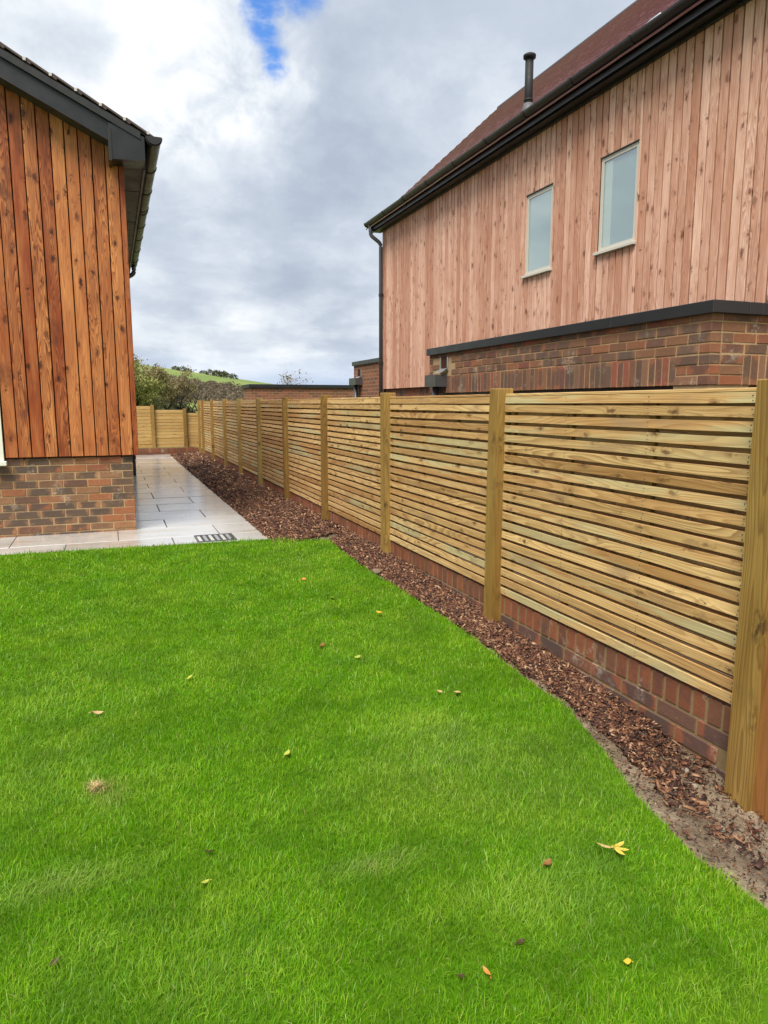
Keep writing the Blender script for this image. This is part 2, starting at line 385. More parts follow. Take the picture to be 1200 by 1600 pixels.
col = g.ramp(r, [(0, (.022, .011, .008)), (.28, (.058, .022, .013)), (.52, (.11, .042, .022)), (.74, (.18, .078, .038)), (.9, (.27, .14, .075)), (1, (.48, .31, .18))])
M['bark'] = fin(g.mix(g.lin(n, .3, .7, 0, .5), col, g.mix(1, col, (.45, .42, .4), 'MULTIPLY')), .62, g.bump(n, .5, .003), .35)

# grass blade: diffuse + translucent
m, g, p, fin = mat('grass_blade')
tone = g.node('ShaderNodeAttribute', attribute_name='tone').outputs['Fac']
tt = g.node('ShaderNodeAttribute', attribute_name='tt').outputs['Fac']
dry = g.node('ShaderNodeAttribute', attribute_name='dry').outputs['Fac']
pp = g.pos(); big = g.noise(pp, 1.6, 5, .65); med = g.noise(pp, 4.5, 3, .6)
col = g.ramp(tone, [(0, (.092, .30, .002)), (.45, (.17, .445, .003)), (.8, (.275, .56, .008)), (1, (.50, .69, .06))])
col = g.mix(g.ss(big, .48, .64, 0, .75), col, (.33, .55, .03))
col = g.mix(g.ss(med, .45, .66, 0, .75), col, (.08, .255, .002))  # darker patches: shadows between grass clumps painted into the blade colour
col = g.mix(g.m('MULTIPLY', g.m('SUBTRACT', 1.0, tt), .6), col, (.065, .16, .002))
col = g.mix(dry, col, (.46, .38, .18))
df = g.node('ShaderNodeBsdfDiffuse'); g.put(df.inputs[0], col)
tl = g.node('ShaderNodeBsdfTranslucent'); g.put(tl.inputs[0], g.mix(1, col, (1.15, 1.1, .6), 'MULTIPLY'))
gs = g.node('ShaderNodeBsdfGlossy'); gs.inputs[0].default_value = (1, 1, 1, 1); gs.inputs['Roughness'].default_value = .38
a1 = g.node('ShaderNodeMixShader'); a1.inputs[0].default_value = .42; g.l.new(df.outputs[0], a1.inputs[1]); g.l.new(tl.outputs[0], a1.inputs[2])
a2 = g.node('ShaderNodeMixShader'); a2.inputs[0].default_value = .012; g.l.new(a1.outputs[0], a2.inputs[1]); g.l.new(gs.outputs[0], a2.inputs[2])
g.l.new(a2.outputs[0], g.n['Material Output'].inputs[0]); M['grass'] = m

def leafmat(name, stops, trans=.3):
    m, g, p, fin = mat(name)
    col = g.ramp(g.island(), stops)
    df = g.node('ShaderNodeBsdfDiffuse'); g.put(df.inputs[0], col); tl = g.node('ShaderNodeBsdfTranslucent'); g.put(tl.inputs[0], col)
    a = g.node('ShaderNodeMixShader'); a.inputs[0].default_value = trans; g.l.new(df.outputs[0], a.inputs[1]); g.l.new(tl.outputs[0], a.inputs[2])
    g.l.new(a.outputs[0], g.n['Material Output'].inputs[0]); return m
M['willow'] = leafmat('pale_green_leaf', [(0, (.15, .165, .045)), (.5, (.25, .26, .085)), (1, (.36, .35, .14))])
M['russet'] = leafmat('russet_leaf', [(0, (.13, .105, .05)), (.5, (.22, .18, .09)), (1, (.33, .27, .15))])
M['hedge'] = leafmat('hedge_leaf', [(0, (.05, .06, .024)), (.5, (.09, .10, .04)), (1, (.15, .14, .065))])
M['scrub'] = leafmat('scrub_twig', [(0, (.10, .078, .055)), (.5, (.175, .14, .10)), (1, (.26, .215, .155))])
M['bark_t'] = plain('tree_bark', (.022, .017, .014), .9, .2, nscale=20, namt=.4)
M['twig'] = plain('pale_twig', (.21, .145, .095), .9, .2, nscale=20, namt=.3)
m, g, p, fin = mat('meadow')
c = g.pos(); n = g.noise(c, .02, 5, .6); f = g.noise(c, .5, 4, .7); ry = g.xyz(c)
col = g.mix(g.ss(n, .4, .6), (.13, .19, .045), (.20, .25, .07)); col = g.mix(g.lin(f, .3, .7, 0, .6), col, (.13, .15, .06))
M['meadow'] = fin(col, .95, None, .1)
M['wood_far'] = plain('far_woodland', (.075, .085, .05), .95, .1, nscale=.03, namt=.4)
M['gravel'] = plain('gravel', (.20, .16, .12), .95, .2, nscale=50, namt=.4, bump=.6)

# ------------------------------------------------------------------ ground, hills
FENCE_X = 2.118
def crest(X, Y):
    """rounded down rising beyond the meadow, higher towards the left"""
    a = min(max((Y-95)/230, 0), 1); a = a*a*(3-2*a)
    fall = 1 if Y < 340 else max(0, 1-(Y-340)/400)
    return a*fall*max(1.0, min(22, 15.6-.145*(X-23)))
xs = np.concatenate((np.arange(-600, -80, 40), np.arange(-80, 260, 10), np.arange(260, 1000, 60)))
ys = np.concatenate(([-300, -60, -10, 5, 18], np.arange(22, 90, 8), np.arange(90, 380, 9), np.arange(380, 900, 40), [1200, 3000, 6000]))
V = []; 
for yy in ys:
    for xx in xs: V.append((xx*(1 if yy < 900 else 6), yy, -.27+crest(xx, yy)+(mnoise.noise((xx*.02, yy*.02, 0))*.6 if yy > 60 else 0)))
nx = len(xs); F = []
for j in range(len(ys)-1):
    for i in range(nx-1): F += [j*nx+i, j*nx+i+1, (j+1)*nx+i+1, (j+1)*nx+i]
struct(put('ground', np_mesh('ground', V, F, 4, smooth=True), M['meadow']))
V = []; F = []; xs2 = np.linspace(-500, 2600, 60); rows = [1500, 1700, 1900, 2300]
for k, yy in enumerate(rows):
    for xx in xs2:
        h = max(0, 40+14*math.sin(xx*.0042+.4)+9*math.sin(xx*.011+1)+4*math.sin(xx*.031))
        V.append((xx, yy, -1+h*(0, .62, 1, 0)[k]))
for j in range(3):
    for i in range(59): F += [j*60+i, j*60+i+1, (j+1)*60+i+1, (j+1)*60+i]
struct(put('hills', np_mesh('hills', V, F, 4, smooth=True), M['wood_far']))

# ------------------------------------------------------------------ lawn edge / soil / bark strip
EDGE = [(-1.0, 1.50), (0.6, 1.50), (1.21, 1.53), (1.42, 1.52), (1.78, 1.585), (2.07, 1.685), (2.41, 1.775), (2.92, 1.80), (3.4, 1.835), (3.81, 1.85), (4.5, 1.85), (5.19, 1.835), (5.8, 1.86), (6.44, 1.90)]
EY = np.array([e[0] for e in EDGE]); EX = np.array([e[1] for e in EDGE])
def edge_x(y): return np.where(y < 6.5, np.interp(y, EY, EX), 1.37)
FY = np.array([-1, 1.2, 1.6, 1.9, 2.3, 3.7, 5.5, 19.5]); FZ = np.array([-.16, -.19, -.19, -.13, -.075, -.005, .055, .05])
def hsoil(x, y):
    e = edge_x(y); t = np.clip((x-e)/np.maximum(2.10-e, .05), 0, 1); t = t*t*(3-2*t)
    return -.015 + t*(np.interp(y, FY, FZ)+.015)
gx = np.linspace(1.2, 2.6, 57); gy = np.concatenate((np.arange(-.6, 7, .03), np.arange(7, 19.75, .1)))
XX, YY = np.meshgrid(gx, gy); HZ = hsoil(XX, YY)
HZ = np.where(XX > 2.2, HZ-.05, HZ)
HZ += np.array([[mnoise.noise((a*9, b*9, 1))*.012+mnoise.noise((a*30, b*30, 4))*.006 for a in gx] for b in gy])
HZ = np.where((XX < edge_x(YY)), HZ-.02, HZ)
HZ = np.where((YY > 6.6) & (XX < 1.40), -.06, HZ)
idx = np.arange(XX.size).reshape(XX.shape)
F = np.stack((idx[:-1, :-1], idx[:-1, 1:], idx[1:, 1:], idx[1:, :-1]), -1).reshape(-1)
struct(put('planting_bed', np_mesh('planting_bed', np.stack((XX, YY, HZ), -1).reshape(-1, 3), F, 4, smooth=True), M['soil']))

# bark chips: uncountable, one object
def chips(n, y0, y1, x0f, x1, size, keepf):
    y = rng.uniform(y0, y1, n); x = x0f(y)+(x1-x0f(y))*rng.random(n)
    k = keepf(x, y); return np.stack((x[k], y[k]), 1), size
def keep_near(x, y):
    dd = x-edge_x(y); nn = np.array([mnoise.noise((a*6, b*6, 9)) for a, b in zip(x, y)])
    lim = np.interp(y, [1.2, 1.9, 2.4, 3.3, 4.5], [.2, .09, .06, .03, .01])+nn*.05
    fade = np.interp(y, [1.3, 1.75, 2.15], [0.03, .22, 1])*np.interp(x, [1.95, 2.06], [1, np.nan_to_num(1.0)])
    hole = (y < 2.25) & (x > 1.93-.15*(2.25-y)) & (rng.random(len(x)) < .75)
    return (dd > lim) & (rng.random(len(x)) < fade) & ~hole
sets = [chips(9000, .7, 3.6, lambda y: edge_x(y)-.01, 2.12, .0062, lambda x, y: x > 0),
        chips(46000, 1.25, 6.6, lambda y: edge_x(y), 2.13, .0165, keep_near),
        chips(20000, 6.5, 11, lambda y: edge_x(y)*0+1.37, 2.13, .022, lambda x, y: x > 0),
        chips(9000, 11, 19.2, lambda y: edge_x(y)*0+1.37, 2.13, .036, lambda x, y: x > 0)]
VV = []; nb = 0; FF = []
cube = np.array([(-1,-1,-1),(1,-1,-1),(1,1,-1),(-1,1,-1),(-1,-1,1),(1,-1,1),(1,1,1),(-1,1,1)], float)
cf = np.array([0,3,2,1,4,5,6,7,0,1,5,4,1,2,6,5,2,3,7,6,3,0,4,7])
for pts, size in sets:
    n = len(pts); L = size*np.clip(rng.lognormal(0, .45, n), .3, 2.1); W = L*rng.uniform(.18, .5, n); T = L*rng.uniform(.06, .16, n)
    loc = cube[None]*np.stack((L, W, T), 1)[:, None]*.62
    loc[:, (1, 2, 5, 6), 1] *= rng.uniform(.4, 1, n)[:, None]; loc[:, :, 2] += (cube[None, :, 0]**2)*0 - (np.abs(cube[None, :, 0])*L[:, None]*rng.uniform(-.12, .12, n)[:, None])
    loc += rng.normal(0, .06, loc.shape)*L[:, None, None]*.5
    yaw = rng.uniform(0, 6.283, n); pit = rng.normal(0, .42, n); rol = rng.normal(0, .5, n)
    def rot(a, ax):
        c, s_ = np.cos(a), np.sin(a); m_ = np.zeros((n, 3, 3)); i, j = [(1, 2), (2, 0), (0, 1)][ax]
        m_[:, ax, ax] = 1; m_[:, i, i] = c; m_[:, j, j] = c; m_[:, i, j] = -s_; m_[:, j, i] = s_; return m_
    Rm = rot(yaw, 2) @ rot(pit, 1) @ rot(rol, 0)
    wv = np.einsum('nij,nkj->nki', Rm, loc)
    cen = np.stack((pts[:, 0], pts[:, 1], hsoil(pts[:, 0], pts[:, 1])+rng.uniform(0.002, .022, n)), 1)
    VV.append((wv+cen[:, None]).reshape(-1, 3)); FF.append((cf[None]+8*np.arange(n)[:, None]).reshape(-1)+nb); nb += 8*n
tag(stuff(put('bark_mulch', np_mesh('bark_mulch', np.concatenate(VV), np.concatenate(FF), 4), M['bark'])), 'dark brown bark chip mulch strip along the foot of the slatted fence', 'mulch')

# ------------------------------------------------------------------ lawn
poly = [(y_, x_) for y_, x_ in EDGE]
bm = bmesh.new()
lv = [bm.verts.new((x_-.01, y_, .006)) for y_, x_ in EDGE] + [bm.verts.new(q) for q in ((1.37, 6.70, .006), (-.99, 6.80, .006), (-7, 6.9, .006), (-7, -1, .006))]
f = bm.faces.new(lv)
ret = bmesh.ops.extrude_face_region(bm, geom=[f]); bmesh.ops.translate(bm, vec=(0, 0, -.2), verts=[v for v in ret['geom'] if isinstance(v, bmesh.types.BMVert)])
struct(put('lawn', finish(bm, 'lawn'), M['lawnsoil']))

def in_lawn(x, y, marg):
    back = np.interp(x, [-7, -.99, 1.37, 1.9], [6.9, 6.8, 6.70, 6.46])
    return (y < back+marg) & (x < edge_x(np.minimum(y, 6.44))-.012+marg)
def flow(x, y, s, o): return np.array([mnoise.noise((a*s, b*s, o)) for a, b in zip(x, y)])
ring = [(.8, 2.0, 52000, .0015, 1.0), (2.0, 3.0, 34000, .0018, 1.0), (3.0, 4.2, 19000, .0024, 1.0), (4.2, 5.6, 12000, .0032, 1.0), (5.6, 7.6, 8500, .0040, 1.0)]
BX = []; BYy = []; BW = []; BLn = []
for r0, r1, dens, wd, ls in ring:
    x0 = -1.9-.13*0; area = (r1+1.9)*(r1+.3)
    n = int(dens*(r1-(-2.0))*(r1-.3)); x = rng.uniform(-2.0, min(r1, 1.95), n); y = rng.uniform(.3, r1, n)
    n = int(dens*(min(r1, 1.95)+2.0)*(r1-.3)); x = x[:n]; y = y[:n]
    rr = np.hypot(x, y); az = np.degrees(np.arctan2(x, y))
    jit = flow(x, y, 7, 3)*.014+flow(x, y, 40, 8)*.012
    k = (rr >= r0) & (rr < r1) & (az < 52) & (x > -.14*y-.75) & in_lawn(x, y, jit)
    BX.append(x[k]); BYy.append(y[k]); BW.append(np.full(k.sum(), wd)); BLn.append(np.full(k.sum(), ls))
x = np.concatenate(BX); y = np.concatenate(BYy); wd = np.concatenate(BW)*rng.uniform(.7, 1.35, len(x)); ls = np.concatenate(BLn); n = len(x)
f1 = flow(x, y, 2.3, 0); f2 = flow(x, y, 2.3, 5); f3 = flow(x, y, 14, 2); f4 = flow(x, y, 1.2, 7)
flat = np.zeros(n); dry = np.clip(rng.normal(.0, .10, n), 0, .5)
for (cx, cy, sx, sy, a) in [(-.20, 1.95, .22, .07, 1.0), (.62, 1.72, .17, .045, 1.0), (-.25, 2.7, .25, .3, .4), (-.3, 3.4, .35, .5, .35), (1.15, 2.35, .22, .25, .55), (1.05, 1.45, .25, .15, .5), (.15, 1.5, .2, .2, .35), (-.1, 1.65, .15, .2, .35)]:
    flat = np.maximum(flat, a*np.exp(-((x-cx)/sx)**2-((y-cy)/sy)**2))
spot = np.exp(-((x+.115)/.035)**2-((y-2.43)/.035)**2)+.45*np.exp(-((x+.07)/.06)**2-((y-2.38)/.10)**2)
dry = np.maximum(dry, np.clip(spot*rng.uniform(.4, 1.3, n), 0, 1)); dry = np.maximum(dry, flat*rng.uniform(0, .5, n))
dry = np.where(rng.random(n) < .035, np.maximum(dry, rng.uniform(.2, .7, n)), dry)
f5 = flow(x, y, 5, 12)
Lb = (.0225+.006*f3+.006*f5)*rng.lognormal(0, .28, n)*ls*(1+.45*flat)
Lb = np.where(rng.random(n) < .06, Lb*1.55, Lb)
ang = np.arctan2(f2, f1)*1.0+rng.normal(0, 1.9, n); lean = np.clip(.42+.2*f3+rng.normal(0, .33, n)+.55*flat, .02, 1.3)
ang = np.where(rng.random(n) < flat*.8, .2+rng.normal(0, .6, n), ang)
dx, dy = np.cos(ang), np.sin(ang); px_, py_ = -dy, dx
tw = rng.normal(0, .8, n); wx = px_*np.cos(tw)+dx*np.sin(tw); wy = py_*np.cos(tw)+dy*np.sin(tw)
def at_(t, curl): 
    a = lean*curl; return np.stack((x+dx*np.sin(a)*Lb*t, y+dy*np.sin(a)*Lb*t, np.cos(a)*Lb*t+.004), 1)
side = np.stack((wx*wd, wy*wd, np.zeros(n)), 1)
b0 = at_(0, 1); m0 = at_(.55, .75); t0 = at_(1, 1.12)
verts = np.stack((b0-side*.5, b0+side*.5, m0-side*.42, m0+side*.42, t0), 1).reshape(-1, 3)
o5 = 5*np.arange(n)[:, None]
faces = np.concatenate((np.array([0, 1, 3, 2])[None]+o5, np.array([2, 3, 4])[None]+o5), 1).reshape(-1)
tone = np.clip(rng.normal(.47, .28, n)+.25*f1+.3*f5, 0, 1)
dry = np.maximum(dry, np.clip(f4*.5-.06, 0, .3)*rng.random(n))
att = None
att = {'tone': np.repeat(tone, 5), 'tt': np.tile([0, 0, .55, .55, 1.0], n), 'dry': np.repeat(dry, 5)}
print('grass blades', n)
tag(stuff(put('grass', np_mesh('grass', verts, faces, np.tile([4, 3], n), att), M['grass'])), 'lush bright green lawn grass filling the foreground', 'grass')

# ------------------------------------------------------------------ patio
patio = struct(put('patio', boxm('patio', 1, 1, 1), M['joint']))
patio.data = boxm('patio_bed', 1.235, 12.9, .10); patio.data.materials.append(M['joint']); patio.location = (.755, 12.95, -.0545); WL[patio] = Vector((.755, 12.95, -.0545))
boxw('bed', -5.5, .137, 6.5, 7.80, -.112, -.0055, M['joint'], patio)
rowsY = [6.52, 7.165, 7.77, 8.33, 8.96, 9.62, 10.28, 10.95, 11.6, 12.23, 12.85, 13.5, 14.15, 14.8, 15.45, 16.1, 16.75, 17.4, 18.05, 18.7, 19.32]
def slab(x0, x1, y0, y1):
    j = .004; jy = .010; zt = random.uniform(-.001, .0025)
    o = put('paving_slab', boxm('paving_slab', x1-x0-2*j, y1-y0-2*jy, .03, .003, .0012, random.random()), M['stone'], patio, ((x0+x1)/2, (y0+y1)/2, -.015+zt), (random.uniform(-.002, .002), random.uniform(-.002, .002), 0))
for k in range(len(rowsY)-1):
    y0, y1 = rowsY[k], rowsY[k+1]
    jx = .965 if k % 2 else .495
    xl = .14 if k >= 2 else None
    if k == 0:
        for a, b in ((-5.4, -4.05), (-4.05, -2.4), (-2.4, -1.36), (-1.36, -.455), (-.455, .495), (.495, 1.37)): slab(a, b, y0, y1)
    elif k == 1:
        for a, b in ((-5.4, -4.5), (-4.5, -3.6), (-3.6, -2.7), (-2.7, -1.82), (-1.82, -.935), (-.935, .005), (.005, .965), (.965, 1.37)): slab(a, b, y0, y1-.02 if b < .1 else y1)
    else:
        slab(.14, jx, y0, y1); slab(jx, 1.37, y0, y1)

# drain cover
dc = thing('drain_cover', 'small rectangular inset drain cover with bright metal edging in pale paving', 'drain cover', (.89, 6.97, .006))
bm = bmesh.new()
for a in ((-.185, .185, -.172, -.16), (-.185, .185, .16, .172), (-.185, -.173, -.16, .16), (.173, .185, -.16, .16)): bbox(bm, a[0], a[1], a[2], a[3], -.02, .004)
put('frame', finish(bm, 'cover_frame'), M['pipe'], dc, (.89, 6.97, .006))
boxw('tray', .717, 1.063, 6.81, 7.13, -.02, .004, M['joint'], dc)
for k in range(6):
    x0 = .725+k*.056; boxw('tread_bar', x0, x0+.03, 6.825, 7.115, .0035, .008, M['foil'] if k % 2 else M['stone'], dc)
for sx_, sy_ in ((.742, 7.10), (1.04, 6.85)): boxw('key_hole', sx_-.018, sx_+.018, sy_-.014, sy_+.014, .0062, .0105, M['black'], dc)

# ------------------------------------------------------------------ low brick wall under the fence
lw = thing('low_brick_wall', 'long low red brick plinth wall under the slatted fence', 'wall', (2.18, 1.9, 0))
boxw('mortar_core', 2.130, 2.28, 1.86, 19.34, -.3, .1605, M['mortar_f'], lw)
eb = [boxm('edge_brick', .21, .0635, .102, .003, .0015, s_) for s_ in range(5)]
sb = [boxm('stretcher_brick', .102, .214, .064, .003, .0015, s_) for s_ in range(5)]
for q in eb: q.materials.append(M['brick_f'])
for q in sb: q.materials.append(M['brick_s'])
yb = 1.90; k = 0; farb = bmesh.new()
while yb < 19.28:
    if k < 190: put('brick', eb[k % 5], None, lw, (2.126+.105+random.uniform(-.002, .002), yb, .114))
    else: bbox(farb, 2.126, 2.336, yb-.0315, yb+.0315, .063, .165)
    yb += .0775; k += 1
for row, zc_ in enumerate((.0205, -.0545, -.1295)):
    yb = 1.95+(.11 if row % 2 else 0); k = 0
    while yb < 18.7:
        if k < (30, 16, 6)[row]: put('brick', sb[(k+row) % 5], None, lw, (2.126+.051+random.uniform(-.002, .002), yb, zc_))
        else: bbox(farb, 2.126, 2.228, yb-.107, yb+.107, zc_-.032, zc_+.032)
        yb += .225; k += 1
stuff(put('brickwork', finish(farb, 'brickwork'), M['brick_i'], lw, (0, 0, 0)))

# ------------------------------------------------------------------ slatted fence
fence = thing('slatted_fence', 'long fence of horizontal treated timber slats on square posts', 'fence', (2.12, 1.8, 0))
POST_FAR = [1.85, 3.70, 5.51, 7.31, 9.10, 10.87, 12.65, 14.38, 16.22, 17.99, 18.74]
def post_mesh(h, seed):
    bm = bmesh.new(); n = 9; rr = random.Random(seed); a = .05
    bow = rr.uniform(-.004, .004); rings = []
    for i in range(n):
        t = i/(n-1); z_ = -.32+(h+.32)*t; ox = bow*math.sin(t*3.14)
        rings.append([bm.verts.new((sx*(a+rr.uniform(-.0012, .0012))+ox, sy*(a+rr.uniform(-.0012, .0012)), z_)) for sx, sy in ((-1, -1), (1, -1), (1, 1), (-1, 1))])
    for i in range(n-1):
        for q in range(4): bm.faces.new((rings[i][q], rings[i][(q+1) % 4], rings[i+1][(q+1) % 4], rings[i+1][q]))
    bm.faces.new(rings[0][::-1]); bm.faces.new(rings[-1])
    ed = [e for e in bm.edges if abs(e.verts[0].co.z-e.verts[1].co.z) > .01 or e.verts[0].co.z > h-.01]
    bmesh.ops.bevel(bm, geom=ed, offset=.004, segments=1, affect='EDGES')
    return finish(bm, 'post')
for k, yf in enumerate(POST_FAR):
    put('post', post_mesh(1.385+random.uniform(-.008, .008), k), M['post'], fence, (2.116+random.uniform(-.003, .003), yf-.05, 0), (random.uniform(-.004, .004), random.uniform(-.004, .004), random.uniform(-.02, .02)))
ZB, PITCH, SH = .184, .0563, .0388
for k in range(len(POST_FAR)-1):
    y0 = POST_FAR[k]-.004; y1 = POST_FAR[k+1]-.096; L = y1-y0; yc = (y0+y1)/2
    vars_ = []
    for s_ in range(3):
        bm = bmesh.new(); rr = random.Random(k*7+s_); nseg = 6
        ringz = []
        for i in range(nseg+1):
            t = i/nseg; yy = -L/2+L*t; dz = rr.uniform(-.0012, .0012); dxx = rr.uniform(-.0015, .0015)
            ringz.append([bm.verts.new((sx*.011+dxx, yy, sz*SH/2+dz)) for sx, sz in ((-1, -1), (1, -1), (1, 1), (-1, 1))])
        for i in range(nseg):
            for q in range(4): bm.faces.new((ringz[i][q], ringz[i][(q+1) % 4], ringz[i+1][(q+1) % 4], ringz[i+1][q]))
        bm.faces.new(ringz[0][::-1]); bm.faces.new(ringz[-1])
        me = finish(bm, 'slat'); me.materials.append(M['slat']); vars_.append(me)
    for s_ in range(21):
        zc_ = ZB+SH/2+s_*PITCH
        if s_ == 20: zc_ -= .008
        put('slat', vars_[s_ % 3], None, fence, (FENCE_X+.009, yc, zc_), (random.uniform(-.012, .012), random.uniform(-.06, .06) if s_ < 20 else 0, 0) if False else (random.uniform(-.0016, .0016), random.uniform(-.08, .08), random.uniform(-.001, .001)))
    if k < 3:
        nm = bmesh.new()
        for s_ in range(21):
            for fy in (.03, .33, .66, .97):
                for dz in (-.009, .009):
                    tube(nm, [(FENCE_X-.0035, y0+L*fy+random.uniform(-.006, .006), ZB+SH/2+s_*PITCH+dz-(.008 if s_ == 20 else 0)), (FENCE_X+.004, y0+L*fy, ZB+SH/2+s_*PITCH+dz-(.008 if s_ == 20 else 0))], .0022, 6)
        stuff(put('nail_heads', finish(nm, 'nail_heads'), M['lead'], fence, (0, 0, 0)))
    rear = boxm('rear_slat', .018, L, SH, .002); rear.materials.append(M['slat'])
    for s_ in range(20):
        put('rear_slat', rear, None, fence, (FENCE_X+.052, yc, ZB+SH/2+(s_+.5)*PITCH))
    cap = boxm('cap_rail', .075, L, .014, .002); cap.materials.append(M['slat'])
    put('cap_rail', cap, None, fence, (FENCE_X+.037, yc, ZB+20*PITCH+SH+.001))
    for fy in ((.03, .33, .66, .97) if L > 1 else (.05, .95)):
        boxw('batten', FENCE_X+.022, FENCE_X+.042, y0+L*fy-.02, y0+L*fy+.02, ZB+.004, ZB+20*PITCH+.028, M['post'], fence)

ep = tag(put('timber_post', post_mesh(1.42, 77), M['brownpost'], None, (2.148, 1.70, -.05)), 'reddish brown square timber post butted against the end of the slatted fence', 'post')

# ------------------------------------------------------------------ fence across the far end
ff = thing('board_fence', 'stepped fence of close horizontal boards across the far end of the path', 'fence', (1.0, 19.45, 0))
FP = [(-1.9, 1.34), (-.95, 1.26), (1.015, 1.265), (1.82, 1.17)]
for px__, h in ((-1.0, 1.36), (1.005, 1.275), (1.81, 1.175)):
    put('post', boxm('post', .085, .085, h+.15, .003), M['post'], ff, (px__, 19.40, (h-.15)/2))
for xa, xb, zt in ((-3.0, -1.04, 1.33), (-.955, .96, 1.245), (1.05, 1.765, 1.145), (1.855, 2.16, 1.06)):
    nbd = 12; hh = (zt-.17)/nbd
    bmh = boxm('slat', xb-xa, .02, hh-.006, .002); bmh.materials.append(M['slatx'])
    for k in range(nbd): put('slat', bmh, None, ff, ((xa+xb)/2, 19.45+random.uniform(-.006, .006), .17+hh*(k+.5)))
    boxw('backing_rail', xa, xb, 19.475, 19.495, .18, zt-.01, M['post'], ff)
fw = thing('end_brick_wall', 'low red brick plinth across the far end of the pale path', 'wall', (0, 19.35, 0))
boxw('mortar_core', -3, 2.22, 19.352, 19.55, -.25, .155, M['mortar_f'], fw)
bm = bmesh.new(); xb = -2.9
while xb < 2.08: bbox(bm, xb-.0315, xb+.0315, 19.34, 19.56, .05, .16); xb += .0775
xb = -2.9
while xb < 2.0: bbox(bm, xb-.107, xb+.107, 19.34, 19.44, -.03, .04); xb += .225
stuff(put('brickwork', finish(bm, 'brickwork'), M['brick_i'], fw, (0, 0, 0)))

# ------------------------------------------------------------------ LEFT HOUSE
lh = thing('left_house', 'house with orange larch gable cladding over dark brown brick plinth', 'house', (-3, 10.8, 0))
YW = 7.70
def roofz(X): return 3.80+.478*(.49-X)
RX = -3.1
bm = bmesh.new()   # inner body, gable shaped
prof = [(.20, .772), (.20, 3.70), (RX, roofz(RX)-.3), (-6.4, 3.70), (-6.4, .772)]
fa = [bm.verts.new((a, 7.735, b)) for a, b in prof]; fb = [bm.verts.new((a, 14.0, b)) for a, b in prof]
bm.faces.new(fa[::-1]); bm.faces.new(fb)
for i in range(5): bm.faces.new((fa[i], fa[(i+1) % 5], fb[(i+1) % 5], fb[i]))
put('wall', finish(bm, 'wall'), M['dark'], lh, (0, 0, 0))
boxw('plinth', -6.4, .182, 7.742, 13.9, -.2, .755, M['mortar'], lh)
lb = [boxm('brick', .214, .10, .064, .003, .0018, s_) for s_ in range(5)]
lbh = [boxm('half_brick', .102, .10, .064, .003, .0015, s_) for s_ in range(2)]
for q in lb+lbh: q.materials.append(M['brick_l'])
for row in range(11):
    zc_ = .768-.032-row*.075
    xe = .187; first = True; k = 0
    while xe > -2.6:
        if first and row % 2 == 0: put('brick', lbh[row % 2], None, lh, (xe-.051, 7.788+random.uniform(-.003, .002), zc_)); xe -= .112
        else: put('brick', random.choice(lb), None, lh, (xe-.107, 7.788+random.uniform(-.003, .002), zc_+random.uniform(-.001, .001))); xe -= .224
        first = False
bm = bmesh.new()
for row in range(11):
    zc_ = .768-.032-row*.075; y0 = 7.75+(.102 if row % 2 == 0 else -.0) + .10
    while y0 < 13.7: bbox(bm, .09, .187, y0, y0+.213, zc_-.032, zc_+.032); y0 += .224
stuff(put('brickwork', finish(bm, 'brickwork'), M['brick_li'], lh, (0, 0, 0)))
# larch boards on the gable
edges = []; xe = .196
while xe > -4.2: edges.append(xe); xe -= .117
WINL, WINR, WINB, WINT = -2.35, -.985, .742, 2.25
def lboard(x0, x1, z0, z1, k):
    wdt = x1-x0; bm = bmesh.new()
    vs_ = bbox(bm, -wdt/2, wdt/2, -.011, .011, 0, z1-z0)
    for v in vs_:
        if v.co.z > .1: v.co.z += -.478*v.co.x*.92
    bmesh.ops.bevel(bm, geom=[e for e in bm.edges if abs(e.verts[0].co.z-e.verts[1].co.z) > .2], offset=.003, segments=1, affect='EDGES')
    put('board', finish(bm, 'board'), M['larch'], lh, ((x0+x1)/2, YW+.011+(.010 if k % 2 else 0)+random.uniform(0, .003), z0), (0, 0, random.uniform(.035, .075)))
for k in range(len(edges)-1):
    x1, x0 = edges[k]-.005, edges[k+1]+.005; xm = (x0+x1)/2; zt = roofz(xm)-.17
    if x1 > WINL and x0 < WINR-.02:
        lboard(x0, x1, WINT, zt, k)
    else: lboard(x0, x1, .785, zt, k)
put('corner_board', boxm('corner_board', .047, .05, 2.86, .003), M['larch'], lh, (.2225, YW+.022, .785+1.43))
bm = bmesh.new(); yy = 7.73
sidem = boxm('side_board', .022, .111, 2.86, .002); sidem.materials.append(M['larch'])
while yy < 13.9: put('board', sidem, None, lh, (.225, yy+.078, .785+1.43)); yy += .117
# window at the left
wl = put('window', boxm('window_back', 1.33, .02, 1.44), M['roomwall'], lh, ((WINL+WINR)/2, 7.90, (WINB+WINT)/2+.02))
bm = bmesh.new()
for a in ((WINL, WINR, WINB, WINB+.075), (WINL, WINR, WINT-.075, WINT), (WINL, WINL+.062, WINB+.075, WINT-.075), (WINR-.062, WINR, WINB+.075, WINT-.075), (-1.70, -1.62, WINB+.075, WINT-.075)):
    bbox(bm, a[0], a[1], 7.692, 7.78, a[2], a[3])
put('frame', finish(bm, 'frame'), M['cream'], wl, (0, 0, 0))
boxw('sill', WINL-.02, WINR+.025, 7.645, 7.70, WINB-.03, WINB+.012, M['cream'], wl, .004)
for xa, xb in ((WINL+.062, -1.70), (-1.62, WINR-.062)): boxw('pane', xa, xb, 7.735, 7.745, WINB+.075, WINT-.075, M['glass'], wl)
